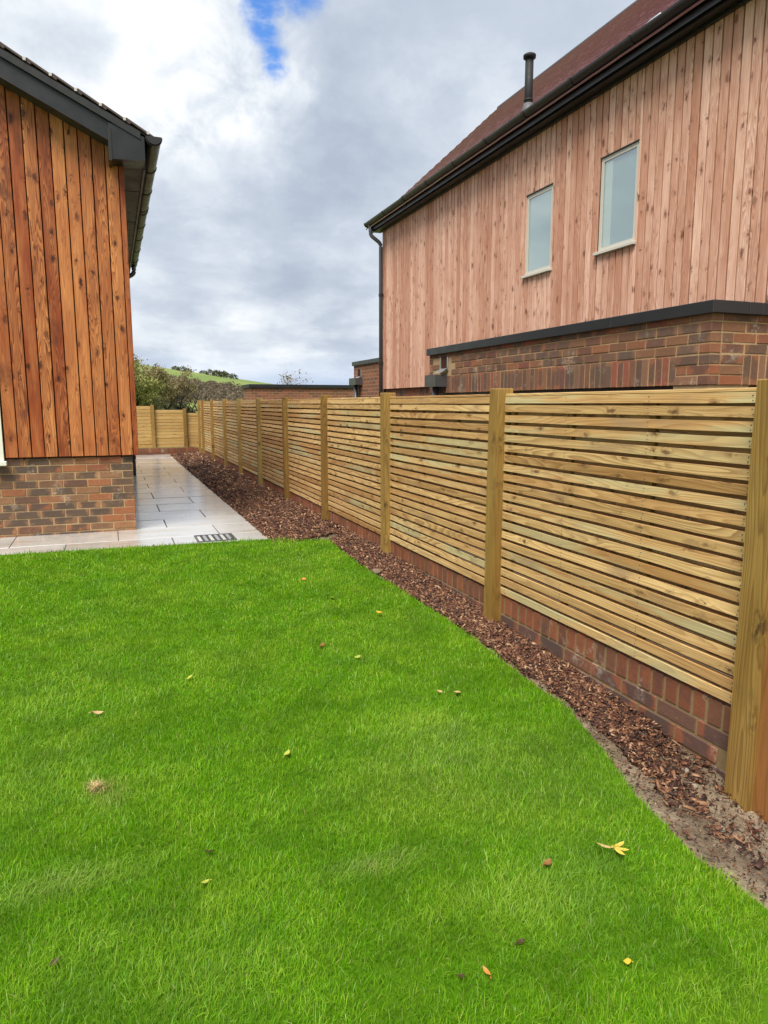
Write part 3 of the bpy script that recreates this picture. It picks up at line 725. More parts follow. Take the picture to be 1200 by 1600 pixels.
# bargeboard, box end, soffit, fascia
def rake(name, y0, y1, dz0, dz1, xa, xb, m, parent=lh, ch=0):
    bm = bmesh.new(); vs_ = []
    for yy in (y0, y1):
        vs_.append([bm.verts.new(q) for q in ((xa, yy, roofz(xa)+dz0), (xb, yy, roofz(xb)+dz0), (xb, yy, roofz(xb)+dz1), (xa, yy, roofz(xa)+dz1))])
    A_, B_ = vs_
    bm.faces.new(A_); bm.faces.new(B_[::-1])
    for i in range(4): bm.faces.new((A_[i], B_[i], B_[(i+1) % 4], A_[(i+1) % 4]))
    return put(name, finish(bm, name), m, parent, (0, 0, 0))
rake('bargeboard', 7.50, 7.525, -.255, -.085, RX, .125, M['black'])
rake('verge_trim', 7.475, 7.56, -.083, -.018, RX, .40, M['gutter'])
rake('verge_soffit', 7.527, 7.73, -.252, -.235, RX, .11, M['soffit'])
bm = bmesh.new(); pr = [(.122, 3.56), (.435, 3.575), (.435, 3.785), (.12, 3.88)]
fa = [bm.verts.new((a, 7.485, b)) for a, b in pr]; fb = [bm.verts.new((a, 7.73, b)) for a, b in pr]
bm.faces.new(fa); bm.faces.new(fb[::-1])
for i in range(4): bm.faces.new((fa[i], fb[i], fb[(i+1) % 4], fa[(i+1) % 4]))
put('eaves_box', finish(bm, 'eaves_box'), M['black'], lh, (0, 0, 0))
boxw('box_trim', .112, .14, 7.478, 7.72, 3.545, 3.83, M['gutter'], lh)
boxw('soffit', .20, .425, 7.735, 14.0, 3.585, 3.60, M['soffit'], lh)
for yy in (8.6, 10.0, 11.4, 12.8): boxw('soffit_joint', .247, .42, yy-.004, yy+.004, 3.581, 3.586, M['black'], lh)
boxw('fascia', .427, .447, 7.735, 14.05, 3.565, 3.79, M['black'], lh)
# roof tiles
roof = rake('roof', 7.50, 14.1, -.016, -.002, RX, .47, M['black'])
def roof2():
    bm = bmesh.new(); vs_ = [bm.verts.new(q) for q in ((RX, 7.5, roofz(RX)-.002), (-6.7, 7.5, 3.75), (-6.7, 14.1, 3.75), (RX, 14.1, roofz(RX)-.002))]
    bm.faces.new(vs_); return finish(bm, 'rear_slope')
put('rear_slope', roof2(), M['tile'], roof, (0, 0, 0))
sl = math.atan(.478); tl_ = .205/math.cos(sl)
def tile_mtx(X, Y, lift=0.0): return Matrix.Translation((X, Y, roofz(X)+lift)) @ Matrix.Rotation(sl, 4, 'Y')
tm = boxm('tile', tl_+.055, .24, .02, .004, .001, 3); tm.materials.append(M['tile_dark'])
rest = bmesh.new(); k = 0; X = .40
while X > RX+.1:
    if k < 9:
        o = put('tile', tm, None, roof, (X-.0, 7.595, roofz(X)+.018), (0, sl+.075, 0))
        o2 = boxw('verge_clip', -.012, .012, -.006, .006, -.013, .013, M['clip'], roof); o2.location = (X+.07, 7.468, roofz(X+.07)+.012); WL[o2] = o2.location.copy(); o2.location = WL[o2]-WL[roof]
    else: bbox(rest, -tl_/2-.03, tl_/2+.03, -.12, .12, -.01, .01, Matrix.Translation((X, 7.595, roofz(X)+.018)) @ Matrix.Rotation(sl+.075, 4, 'Y'))
    yy = 7.84
    while yy < 14.0:
        bbox(rest, -tl_/2-.03, tl_/2+.03, -.12, .12, -.01, .01, Matrix.Translation((X, yy, roofz(X)+.018)) @ Matrix.Rotation(sl+.075, 4, 'Y')); yy += .245
    X -= .203; k += 1
stuff(put('tiles', finish(rest, 'tiles'), M['tile'], roof, (0, 0, 0)))
# half round gutter
def gutter_mesh(name, y0, y1, r=.07, n=12, th=.004):
    bm = bmesh.new(); A_ = []; B_ = []
    for yy, S in ((y0, A_), (y1, B_)):
        for rad in (r, r-th):
            S.append([bm.verts.new((math.cos(math.pi+math.pi*k/n)*rad, yy, math.sin(math.pi+math.pi*k/n)*rad)) for k in range(n+1)])
    for s_ in (0, 1):
        for k in range(n): bm.faces.new((A_[s_][k], A_[s_][k+1], B_[s_][k+1], B_[s_][k]))
    for k in (0, n): bm.faces.new((A_[0][k], B_[0][k], B_[1][k], A_[1][k]))
    for S in (A_, B_):
        bm.faces.new(S[1])            # stop ends
        for k in range(n): bm.faces.new((S[0][k], S[0][k+1], S[1][k+1], S[1][k]))
    return finish(bm, name)
def ring_mesh(r, wd):
    bm = bmesh.new(); n = 12; vs_ = []
    for rad in (r, r+.007):
        for yy in (-wd/2, wd/2):
            vs_.append([bm.verts.new((math.cos(math.pi+math.pi*k/n)*rad, yy, math.sin(math.pi+math.pi*k/n)*rad)) for k in range(n+1)])
    a, b, c, d_ = vs_
    for k in range(n):
        bm.faces.new((c[k], c[k+1], d_[k+1], d_[k])); bm.faces.new((a[k], c[k], c[k+1], a[k+1])) ; bm.faces.new((b[k+1], d_[k+1], d_[k], b[k]))
    return finish(bm, 'bracket')
gu = put('gutter', gutter_mesh('gutter', 7.43, 14.05), M['gutter'], lh, (.520, 0, 3.785))
bk = ring_mesh(.071, .03); bk.materials.append(M['gutter'])
for yy in (7.47, 8.35, 9.2, 10.0, 10.15, 10.9, 11.7, 12.6, 13.5): put('bracket', bk, None, gu, (.520, yy, 3.785))
bm = bmesh.new()
tube(bm, smooth_path([(.520, 13.8, 3.74), (.520, 13.8, 3.58), (.345, 13.8, 3.48), (.345, 13.8, 3.2), (.345, 13.8, .0)]), .038, 12)
dp = put('downpipe', finish(bm, 'downpipe', True), M['pipe'], lh, (0, 0, 0))
for zz in (.33, 1.6, 2.8):
    bm = bmesh.new(); tube(bm, [(.345, 13.8, zz-.03), (.345, 13.8, zz+.03)], .046, 12); bbox(bm, .18, .38, 13.785, 13.815, zz-.012, zz+.012)
    put('pipe_bracket', finish(bm, 'pipe_bracket'), M['gutter'], dp, (0, 0, 0))

# ------------------------------------------------------------------ RIGHT HOUSE
rh = thing('right_house', 'tall neighbouring house with pale pink timber cladding and red tiled roof', 'house', (7.7, 8, 0))
XC, YF, YN = 5.10, 13.46, 2.4
ZC0, ZC1 = 1.59, 4.62
RXT, RZT = 7.694, 7.248
def rz(X): return 4.80+(RZT-4.80)/(RXT-5.0)*(X-5.0)
bm = bmesh.new(); prof = [(5.15, ZC0-.002), (5.15, 4.70), (RXT, RZT-.25), (10.3, 4.7), (10.3, -.25), (5.19, -.25), (5.19, ZC0-.002)]
fa = [bm.verts.new((a, YN, b)) for a, b in prof]; fb = [bm.verts.new((a, YF-.02, b)) for a, b in prof]
bm.faces.new(fa); bm.faces.new(fb[::-1])
for i in range(7): bm.faces.new((fa[i], fb[i], fb[(i+1) % 7], fa[(i+1) % 7]))
put('wall', finish(bm, 'wall'), M['dark'], rh, (0, 0, 0))
WINS = [(7.685, 8.268, 2.935, 3.915), (6.187, 6.785, 2.945, 3.92)]
def cboard(y0, y1, z0, z1, k):
    me = boxm('board', .02, y1-y0, z1-z0, .0025)
    put('board', me, M['cedar'], rh, (XC+.010+random.uniform(-.002, .002), (y0+y1)/2, (z0+z1)/2), (0, 0, random.uniform(-.012, .012)))
full = boxm('board', .02, .0915, ZC1-ZC0, .0025); full.materials.append(M['cedar'])
yy = YF; k = 0
while yy > YN:
    y1, y0 = yy-.008, yy-.1075+.008; cut = None
    for wn in WINS:
        if y1 > wn[0]+.004 and y0 < wn[1]-.004: cut = wn
    if cut is None: put('board', full, None, rh, (XC+.010+random.uniform(-.002, .002), (y0+y1)/2, (ZC0+ZC1)/2), (0, 0, random.uniform(-.012, .012)))
    else:
        segs = [(max(y0, cut[0]) if y0 < cut[0] else y0, min(y1, cut[1]))]
        if y0 < cut[0]-.01: cboard(y0, cut[0], ZC0, ZC1, k)
        if y1 > cut[1]+.01: cboard(cut[1], y1, ZC0, ZC1, k)
        a, b = segs[0]; a = max(a, cut[0])
        cboard(a, b, ZC0, cut[2]-.005, k); cboard(a, b, cut[3], ZC1, k)
    yy -= .1075; k += 1
for i, (y0, y1, z0, z1) in enumerate(WINS):
    wn = put('window', boxm('window_back', .012, y1-y0-.03, z1-z0-.03), M['roomwall'], rh, (5.142, (y0+y1)/2, (z0+z1)/2))
    bm = bmesh.new()
    X0, X1 = XC+.012, XC+.036; t = .042
    for a in ((y0, y1, z1-t-.006, z1-.006), (y0, y1, z0, z0+t), (y0, y0+t, z0+t, z1-t-.006), (y1-t, y1, z0+t, z1-t-.006)): bbox(bm, X0, X1, a[0], a[1], a[2], a[3])
    put('frame', finish(bm, 'frame'), M['wframe'], wn, (0, 0, 0))
    boxw('pane', XC+.020, XC+.025, y0+t, y1-t, z0+t, z1-t-.006, M['glass'], wn)
    boxw('sill', XC-.038, XC+.03, y0-.028, y1+.03, z0-.034, z0-.002, M['wframe'], wn, .003)
    boxw('head_flashing', XC-.004, XC+.034, y0-.005, y1+.005, z1-.005, z1+.005, M['black'], wn)
    if i == 1:
        boxw('curtain', XC+.0275, XC+.034, y1-.17, y1-.05, z0+.05, z1-.06, M['cream'], wn)
# brick soldiers below the cladding
bm = bmesh.new(); yy = 8.9
boxw('base_mortar', 5.18, 5.188, 8.7, YF-.02, 1.2, 1.585, M['mortar'], rh)
while yy < YF-.05: bbox(bm, 5.165, 5.185, yy-.0315, yy+.0315, 1.37, 1.58); yy += .075
stuff(put('brickwork', finish(bm, 'brickwork'), M['brick_ri'], rh, (0, 0, 0)))
# eaves
boxw('soffit', 4.955, 5.13, YN, YF+.16, 4.60, 4.615, M['black'], rh)
boxw('fascia', 4.94, 4.965, YN, YF+.16, 4.585, 4.80, M['black'], rh)
boxw('eaves_batten', 5.06, 5.10, YN, YF, 4.575, 4.60, M['coping'], rh)
gu = put('gutter', gutter_mesh('gutter', YN, 13.66, .068), M['gutter'], rh, (4.868, 0, 4.762))
yy = 3.2
bk2 = ring_mesh(.069, .045); bk2.materials.append(M['gutter'])
while yy < 13.7: put('bracket', bk2, None, gu, (4.868, yy, 4.762)); yy += .95
bm = bmesh.new()
tube(bm, smooth_path([(4.868, 13.50, 4.72), (4.868, 13.50, 4.52), (5.05, 13.42, 4.36), (5.05, 13.42, 4.1), (5.05, 13.42, -.2)]), .036, 12)
dp = put('downpipe', finish(bm, 'downpipe', True), M['pipe'], rh, (0, 0, 0))
for zz in (2.1, 3.4):
    bm = bmesh.new(); tube(bm, [(5.05, 13.42, zz-.025), (5.05, 13.42, zz+.025)], .044, 12); bbox(bm, 5.045, 5.11, 13.40, 13.44, zz-.012, zz+.012)
    put('pipe_bracket', finish(bm, 'pipe_bracket'), M['gutter'], dp, (0, 0, 0))
# roof: plain clay tiles in courses, joined (each a few pixels)
slope = math.atan2(RZT-4.80, RXT-5.0)
bm = bmesh.new()
A_ = [(4.90, rz(4.90)-.05), (RXT, RZT-.05), (10.5, 4.7), (10.5, 4.66), (RXT, RZT-.12), (4.90, rz(4.90)-.11)]
fa = [bm.verts.new((a, YN, b)) for a, b in A_]; fb = [bm.verts.new((a, YF+.14, b)) for a, b in A_]
bm.faces.new(fa); bm.faces.new(fb[::-1])
for i in range(6): bm.faces.new((fa[i], fb[i], fb[(i+1) % 6], fa[(i+1) % 6]))
roof = put('roof', finish(bm, 'roof'), M['black'], rh, (0, 0, 0))
bm = bmesh.new(); Ls = math.hypot(RXT-4.88, RZT-rz(4.88)); nc = int(Ls/.1)
for c_ in range(nc):
    s_ = .05+c_*.1; X = 4.88+math.cos(slope)*s_; Z = rz(X)-.012
    yy = YN+(.0825 if c_ % 2 else 0)
    while yy < YF+.18:
        mtx = Matrix.Translation((X+random.uniform(-.002, .002), yy, Z+random.uniform(-.0005, .0012))) @ Matrix.Rotation(-slope+.10, 4, 'Y')
        bbox(bm, -.085, .085, -.0823, .0823, -.010, .010, mtx); yy += .165
stuff(put('tiles', finish(bm, 'tiles'), M['tile'], roof, (0, 0, 0)))
bm = bmesh.new(); tube(bm, [(RXT, YN, RZT-.04), (RXT, YF+.15, RZT-.04)], .06, 12)
put('ridge', finish(bm, 'ridge', True), M['tile_dark'], roof, (0, 0, 0))
# flue: where the ray of its foot meets the roof plane
def on_roof(px, py):
    dv = pix_dir(px, py); k_ = (RZT-4.80)/(RXT-5.0)
    t = (4.80-k_*5.0-CAMH)/(dv.z-k_*dv.x); return Vector((0, 0, CAMH))+dv*t
fp = on_roof(825, 178)
print('flue at', fp)
dd = math.hypot(fp.x, fp.y); fh = 72/1109*dd*1.05
bm = bmesh.new()
tube(bm, [(0, 0, -.12), (0, 0, fh)], .052, 14); tube(bm, [(0, 0, fh-.02), (0, 0, fh+.015), (0, 0, fh+.035)], [.078, .08, .045], 14)
tube(bm, [(0, 0, .15), (0, 0, .17)], .058, 14)
fl = put('flue', finish(bm, 'flue', True), M['matt'], rh, fp)
bm = bmesh.new(); tube(bm, [(0, 0, -.03), (0, 0, .06), (0, 0, .12)], [.12, .07, .056], 14)
put('flashing_collar', finish(bm, 'flashing_collar', True), M['lead'], fl, fp)
vp_ = on_roof(1006, 52)
put('roof_vent', boxm('roof_vent', .30, .16, .05, .015), M['foil'], roof, vp_+Vector((.05, 0, .075)), (0, -slope, 0))

# brick extension
XE, YE0, YE1, ZT = 4.0, 3.99, 8.79, 2.02
ex = put('extension', None, None, rh, (4.6, 6.4, 0))
bm = bmesh.new(); bbox(bm, XE+.005, 5.14, YE0+.005, YE1-.005, 1.437, ZT-.06)
bbox(bm, XE+.012, 5.14, YE1-.4, YE1-.012, -.25, 1.437); bbox(bm, XE+.012, XE+.4, YE0+.012, YE0+.35, -.25, 1.437)
put('mortar_core', finish(bm, 'mortar_core'), M['mortar'], ex, (0, 0, 0))
boxw('garage_door', XE+.14, XE+.19, YE0+.35, YE1-.4, -.25, 1.437, M['door'], ex)
boxw('lintel', XE+.02, XE+.14, YE0+.35, YE1-.4, 1.40, 1.436, M['black'], ex)
boxw('door_rail', XE+.10, XE+.14, YE0+.35, YE1-.4, 1.352, 1.372, M['pipe'], ex)
rb = [boxm('brick', .10, .214, .064, .003, .0018, s_) for s_ in range(5)]
rbx = [boxm('brick', .214, .10, .064, .003, .0018, s_) for s_ in range(5)]
rs = [boxm('soldier_brick', .10, .064, .214, .003, .0018, s_) for s_ in range(5)]
rsx = [boxm('soldier_brick', .064, .10, .214, .003, .0018, s_) for s_ in range(5)]
hb = [boxm('half_brick', .10, .102, .064, .003, .0015, s_) for s_ in range(3)]
hbx = [boxm('half_brick', .102, .10, .064, .003, .0015, s_) for s_ in range(3)]
for q in rb+rbx+rs+rsx+hb+hbx: q.materials.append(M['brick_r'])
jt = lambda: random.uniform(-.003, .003)
SC = (8.20, 8.46, 1.715, 1.885)     # scupper opening
def xbrick(me, yc, zc_, half):
    if SC[0]-half < yc < SC[1]+half and SC[2]-.03 < zc_ < SC[3]+.03: return
    put('brick', me, None, ex, (XE+.05+jt(), yc, zc_))
for row in range(4):
    zc_ = 1.662+.032+row*.075; yy = YE0+(.0 if row % 2 else .112)
    if row % 2 == 0: xbrick(hb[row % 3], YE0+.051, zc_, .05)
    while yy+.2 < YE1: xbrick(random.choice(rb), yy+.107, zc_, .107); yy += .2245
    if YE1-yy > .06: xbrick(hb[0], YE1-.055, zc_, .05)
    xx = XE+.105 if row % 2 else XE+.105+.0
    if row % 2: put('brick', hbx[0], None, ex, (XE+.16, YE0+.05, zc_)); xx = XE+.214
    while xx < 5.05: put('brick', random.choice(rbx), None, ex, (xx+.107, YE0+.05+jt(), zc_)); xx += .2245
# quoin stack at the corner, then soldiers
for row in range(3):
    zc_ = 1.437+.032+row*.0735
    if row % 2: put('brick', random.choice(rb), None, ex, (XE+.05+jt(), YE0+.107, zc_)); put('brick', random.choice(hb), None, ex, (XE+.05+jt(), YE0+.27, zc_)); put('brick', random.choice(rbx), None, ex, (XE+.212, YE0+.05, zc_))
    else: put('brick', hb[row], None, ex, (XE+.05, YE0+.051, zc_)); put('brick', random.choice(rb), None, ex, (XE+.05+jt(), YE0+.22, zc_)); put('brick', random.choice(rbx), None, ex, (XE+.212, YE0+.05, zc_))
yy = YE0+.36
while yy < YE1-.03: put('brick', random.choice(rs), None, ex, (XE+.05+jt(), yy, 1.544)); yy += .0745
xx = XE+.36
while xx < 5.1: put('brick', random.choice(rsx), None, ex, (xx, YE0+.05+jt(), 1.544)); xx += .0745
# coping in lengths
cop = put('coping', None, None, None, (XE, YE0, ZT)); bpy.data.objects.remove(cop)
cuts = [YE0-.04, 5.05, 6.65, YE1+.03]
for a, b in zip(cuts[:-1], cuts[1:]): boxw('coping', XE-.035, XE+.30, a+.0015, b-.0015, 1.932, ZT, M['coping'], ex, .004)
for a, b in ((XE+.302, 4.42), (4.423, 5.12)): boxw('coping', a, b, YE0-.04, YE0+.28, 1.932, ZT-.001, M['coping'], ex, .004)
boxw('flat_roof', XE+.29, 5.12, YE0+.27, YE1-.02, 1.93, 1.97, M['gutter'], ex)
def hopper(parent, X, y0, y1, z0, z1, sc, Xs):
    bm = bmesh.new(); d_ = .16
    top = [(X-d_, y0), (X-d_, y1), (X, y1), (X, y0)]
    A_ = [bm.verts.new((a, b, z1)) for a, b in top]; B_ = [bm.verts.new((a, b, z0)) for a, b in top]
    cx, cy = X-d_/2, (y0+y1)/2
    Cc = [bm.verts.new((cx+(a-cx)*.92, cy+(b-cy)*.92, z1-.01)) for a, b in top]; Dd = [bm.verts.new((cx+(a-cx)*.9, cy+(b-cy)*.9, z0+.02)) for a, b in top]
    for i in range(4):
        j = (i+1) % 4
        bm.faces.new((A_[i], A_[j], B_[j], B_[i])); bm.faces.new((A_[i], A_[j], Cc[j], Cc[i])); bm.faces.new((Cc[i], Cc[j], Dd[j], Dd[i]))
    bm.faces.new(B_); bm.faces.new(Dd)
    hp = put('hopper', finish(bm, 'hopper'), M['pipe'], parent, (0, 0, 0))
    bm = bmesh.new(); tube(bm, [(cx, cy, z0+.01), (cx, cy, -.2)], .042, 12); put('hopper_pipe', finish(bm, 'hopper_pipe', True), M['pipe'], parent, (0, 0, 0))
    y0, y1, z0, z1 = sc
    boxw('scupper', Xs-.002, Xs+.01, y0, y1, z0, z1, M['dark'], parent)
    bm = bmesh.new()
    bbox(bm, Xs-.01, Xs+.02, y1, y1+.025, z0-.02, z1); bbox(bm, Xs-.01, Xs+.02, y0-.025, y0, z0-.02, z1)
    ls_ = [bm.verts.new(q) for q in ((Xs-.01, y0-.02, z0+.01), (Xs-.01, y1+.02, z0+.01), (Xs-.09, y1+.01, z0-.045), (Xs-.09, y0-.01, z0-.045))]
    bm.faces.new(ls_)
    put('lead_liner', finish(bm, 'lead_liner'), M['foil'], parent, (0, 0, 0))
hopper(ex, XE, 8.26, 8.58, 1.515, 1.665, (8.24, 8.42, 1.735, 1.885), XE)

# second brick building beyond the cladding corner
b2 = thing('brick_outbuilding', 'flat roofed brick block with grey hopper just beyond the cladding corner', 'building', (6, 14.4, 0))
boxw('wall', 5.14, 8, 13.50, 15.37, -.25, 2.15, M['brickwall'], b2)
boxw('coping', 5.105, 5.5, 13.49, 15.41, 2.135, 2.222, M['coping'], b2, .004)
boxw('roof_deck', 5.5, 8.02, 13.49, 15.41, 2.14, 2.18, M['gutter'], b2)
hopper(b2, 5.14, 14.78, 15.24, 1.71, 1.855, (14.87, 15.10, 1.885, 2.05), 5.137)
# far garage
gr = thing('brick_garage', 'long low brick garage with black flat roof edge beyond the fence', 'garage', (7, 22.6, 0))
boxw('wall', 4.02, 10.5, 22.0, 23.2, -.3, 1.80, M['brickwall'], gr)
boxw('coping', 3.97, 10.55, 21.95, 22.25, 1.79, 1.895, M['coping'], gr, .005)
boxw('coping', 3.97, 4.27, 22.252, 23.25, 1.79, 1.894, M['coping'], gr, .005)
boxw('roof_deck', 4.27, 10.55, 22.252, 23.25, 1.79, 1.84, M['gutter'], gr)
struct(boxw('gravel_path', 2.30, 5.25, -2, 21.5, -.30, -.235, M['gravel']))

# ------------------------------------------------------------------ trees and shrubs
def bare_tree(name, label, base, height, spread, seed, trunk_h=.35, lean=(0, 0), r0=.13, depth=5, m='bark_t', mt='twig', kids=3, group=None, leaf=None, nleaf=0, up=.35):
    rr = random.Random(seed); bm = bmesh.new(); bt_ = bmesh.new(); tips = []
    def grow(p, dvec, L, r, lev):
        pts = [p]; dcur = dvec.copy(); nseg = 4 if lev < 3 else 3; rad = [r]
        for i in range(nseg):
            dcur = (dcur+Vector((rr.uniform(-1, 1), rr.uniform(-1, 1), rr.uniform(-.6, .9)))*(.24 if lev else .12)).normalized()
            pts.append(pts[-1]+dcur*L/nseg); rad.append(r*(1-.45*(i+1)/nseg))
        tube(bm if lev < 3 else bt_, pts, rad, 7 if lev < 2 else (5 if lev < 3 else 3), caps=False)
        if lev >= 2: tips.extend(pts[1:])
        if lev >= depth: return
        for k in range(kids+(1 if lev == 0 else 0)):
            i = rr.randint(2, nseg) if lev else nseg
            az = rr.uniform(0, 6.283); tilt = rr.uniform(.45, 1.0)
            a = dcur.orthogonal().normalized(); a.rotate(Matrix.Rotation(az, 3, dcur))
            nd = (dcur*math.cos(tilt)+a*math.sin(tilt)*spread+Vector((0, 0, up*.4))).normalized()
            grow(pts[i], nd, L*rr.uniform(.58, .82), rad[i]*rr.uniform(.55, .75), lev+1)
    grow(Vector((0, 0, -.3)), Vector((lean[0], lean[1], 1)).normalized(), height*trunk_h, r0, 0)
    kz = height/max(v.co.z for v in list(bm.verts)+list(bt_.verts))
    for v in list(bm.verts)+list(bt_.verts): v.co *= kz
    tips = [q*kz for q in tips]
    t = thing(name, label, 'tree' if 'shrub' not in name else 'shrub', base, group)
    put('trunk', finish(bm, 'trunk', True), M[m], t, base)
    cr = put('crown', finish(bt_, 'crown'), M[mt], t, base)
    if nleaf and tips:
        n = nleaf; T = np.array([tips[i] for i in np.random.default_rng(seed).integers(0, len(tips), n)])
        lr = np.random.default_rng(seed+1); cs_ = T+lr.normal(0, .13*height/4, (n, 3)); sz = lr.uniform(.03, .075, n)*height/3.2
        u = lr.normal(0, 1, (n, 3)); u /= np.linalg.norm(u, axis=1)[:, None]; v_ = np.cross(u, lr.normal(0, 1, (n, 3))); v_ /= np.linalg.norm(v_, axis=1)[:, None]
        q = np.stack((cs_-u*sz[:, None], cs_-v_*sz[:, None]*.5, cs_+u*sz[:, None], cs_+v_*sz[:, None]*.5), 1).reshape(-1, 3)
        put('foliage', np_mesh('foliage', q, np.arange(4*n), 4), M[leaf], t, base)
    return t
def gp(px, Y):   # ground point under a pixel column at distance Y
    dv = pix_dir(px, 631); return Vector((dv.x/dv.y*Y, Y, -.27))
bare_tree('apple_tree', 'bare apple tree with dark crooked limbs beyond the far fence', gp(293, 27), 2.45, 1.15, 5, trunk_h=.42, r0=.17, lean=(.03, 0), depth=4, up=.1, mt='bark_t')
bare_tree('apple_tree', 'dark leaning bare tree half hidden behind the corner fence post', gp(313, 29), 2.3, 1.1, 12, trunk_h=.42, r0=.2, lean=(.35, 0), depth=4, up=.1, mt='bark_t')
bare_tree('willow_tree', 'pale green leafy tree right behind the larch house corner', gp(221, 31), 3.1, .9, 21, trunk_h=.35, r0=.09, depth=4, leaf='willow', nleaf=9000, up=.3)
bare_tree('field_tree', 'tall russet twiggy tree behind the pale green tree', gp(234, 44), 4.2, .8, 33, trunk_h=.33, r0=.12, depth=5, leaf='russet', nleaf=9000, up=.4)
bare_tree('field_tree', 'lower brownish tree to the right of the tall russet tree', gp(258, 52), 3.9, .8, 41, trunk_h=.3, r0=.12, depth=5, leaf='russet', nleaf=8000, up=.3)
bare_tree('field_tree', 'olive brown bush at the meadow edge left of the bare apple tree', gp(250, 38), 2.3, .8, 43, trunk_h=.3, r0=.08, depth=4, leaf='hedge', nleaf=6000, up=.1)
bare_tree('ornamental_tree', 'slender twiggy treetop rising over the far brick garage roof', gp(436, 30), 3.1, .75, 52, trunk_h=.45, r0=.07, depth=5, m='twig', up=.7, leaf='russet', nleaf=250)
# scrub woodland on the slope: reads as one mass
lr = np.random.default_rng(5); Q = []
def clump(cx, cy, cz, r, h, n):
    th = lr.uniform(0, 6.283, n); ph = np.arccos(lr.uniform(-.2, 1, n)); rad = lr.uniform(.6, 1.05, n)
    cs_ = np.stack((cx+np.cos(th)*np.sin(ph)*r*rad, cy+np.sin(th)*np.sin(ph)*r*rad, cz+np.cos(ph)*h*rad), 1)
    u = lr.normal(0, 1, (n, 3)); u[:, 2] += .6; u /= np.linalg.norm(u, axis=1)[:, None]; v_ = np.cross(u, lr.normal(0, 1, (n, 3))); v_ /= np.linalg.norm(v_, axis=1)[:, None]
    sz = lr.uniform(.12, .3, n)*r
    return np.stack((cs_-u*sz[:, None], cs_-v_*sz[:, None]*.35, cs_+u*sz[:, None], cs_+v_*sz[:, None]*.35), 1).reshape(-1, 3)
def gz(X, Y): return -.27+crest(X, Y)
for k in range(520):
    Y = lr.uniform(135, 245); px0 = 262+lr.random()*150
    fr_ = (px0-262)/150
    if Y > 212-35*fr_: continue
    b = gp(px0, Y); r_ = lr.uniform(.8, 1.5); Q.append(clump(b.x, Y, gz(b.x, Y)+.4, r_, r_*lr.uniform(.8, 1.25), 130))
Q = np.concatenate(Q); tag(stuff(put('hillside_scrub', np_mesh('hillside_scrub', Q, np.arange(len(Q)), 4), M['scrub'])), 'grey brown leafless scrub covering the lower hillside', 'scrub')
SHL = ['dark round shrub on the green hillside just above the russet trees']*3+['lone small dark shrub on the bare green slope between two shrub rows']+['dark shrub in the dense row along the hill crest left of the garage']*5
# small dark shrubs dotted on the green slope
for i, (px0, Y, r_) in enumerate([(276, 268, 1.5), (286, 262, 1.9), (296, 275, 1.3), (318, 272, 1.2), (330, 262, 2.0), (341, 258, 2.2), (349, 255, 2.2), (357, 262, 1.6), (366, 250, 1.7)]):
    b = gp(px0, Y); base = (b.x, Y, gz(b.x, Y))
    q = clump(0, 0, .3, r_, r_*.95, 170)
    tag(put('hill_shrub', np_mesh('hill_shrub', q, np.arange(len(q)), 4), M['hedge'], None, base), SHL[i], 'shrub', 'shrubs on the green hillside')
# hedge line behind the far fence
q = np.concatenate([clump(gp(px0, Y).x, Y, .1, 1.5, 1.0+.35*lr.random(), 700) for px0, Y in ((232, 60), (246, 62), (262, 66), (280, 70), (226, 55))])
tag(stuff(put('field_hedge', np_mesh('field_hedge', q, np.arange(len(q)), 4), M['hedge'])), 'low dark green hedge at the edge of the meadow', 'hedge')

# ------------------------------------------------------------------ fallen leaves on the lawn
def leafm(name, cols):
    m, g, p, fin = mat(name); c = g.coord('Object'); n = g.noise(c, 60, 3, .6)
    return fin(g.mix(n, cols[0], cols[1]), .5, g.bump(n, .3, .002), .4)
LM = {'yellow': leafm('yellow_leaf', ((.58, .40, .03), (.45, .28, .02))), 'brown': leafm('brown_leaf', ((.26, .10, .03), (.15, .06, .02))),
      'dark': leafm('dark_leaf', ((.04, .02, .008), (.06, .032, .012))), 'tan': leafm('tan_leaf', ((.48, .35, .16), (.36, .23, .10))), 'orange': leafm('orange_leaf', ((.50, .20, .03), (.40, .14, .03))),
      'palmate': leafm('pale_yellow_leaf', ((.55, .42, .06), (.38, .30, .05))), 'lime': leafm('lime_leaf', ((.36, .38, .05), (.28, .30, .04)))}
def leaf_mesh(L, W, curl, seed):
    rr = random.Random(seed); bm = bmesh.new(); n = 7; rows_ = []
    for i in range(n):
        t = i/(n-1); wd_ = W*math.sin(math.pi*min(max(t, .03), .97))**.8*(1+rr.uniform(-.12, .12)); xx = (t-.5)*L
        zc_ = curl*((t-.5)**2)*4*L*.25
        rows_.append([bm.verts.new((xx, -wd_/2, zc_+abs(curl)*W*.35)), bm.verts.new((xx, 0, zc_)), bm.verts.new((xx, wd_/2, zc_+abs(curl)*W*.35))])
    for i in range(n-1):
        for j in range(2): bm.faces.new((rows_[i][j], rows_[i+1][j], rows_[i+1][j+1], rows_[i][j+1]))
    tube(bm, [(-L*.5, 0, 0), (-L*.72, .004, .003)], .0014, 4)
    me = finish(bm, 'fallen_leaf', True); return me
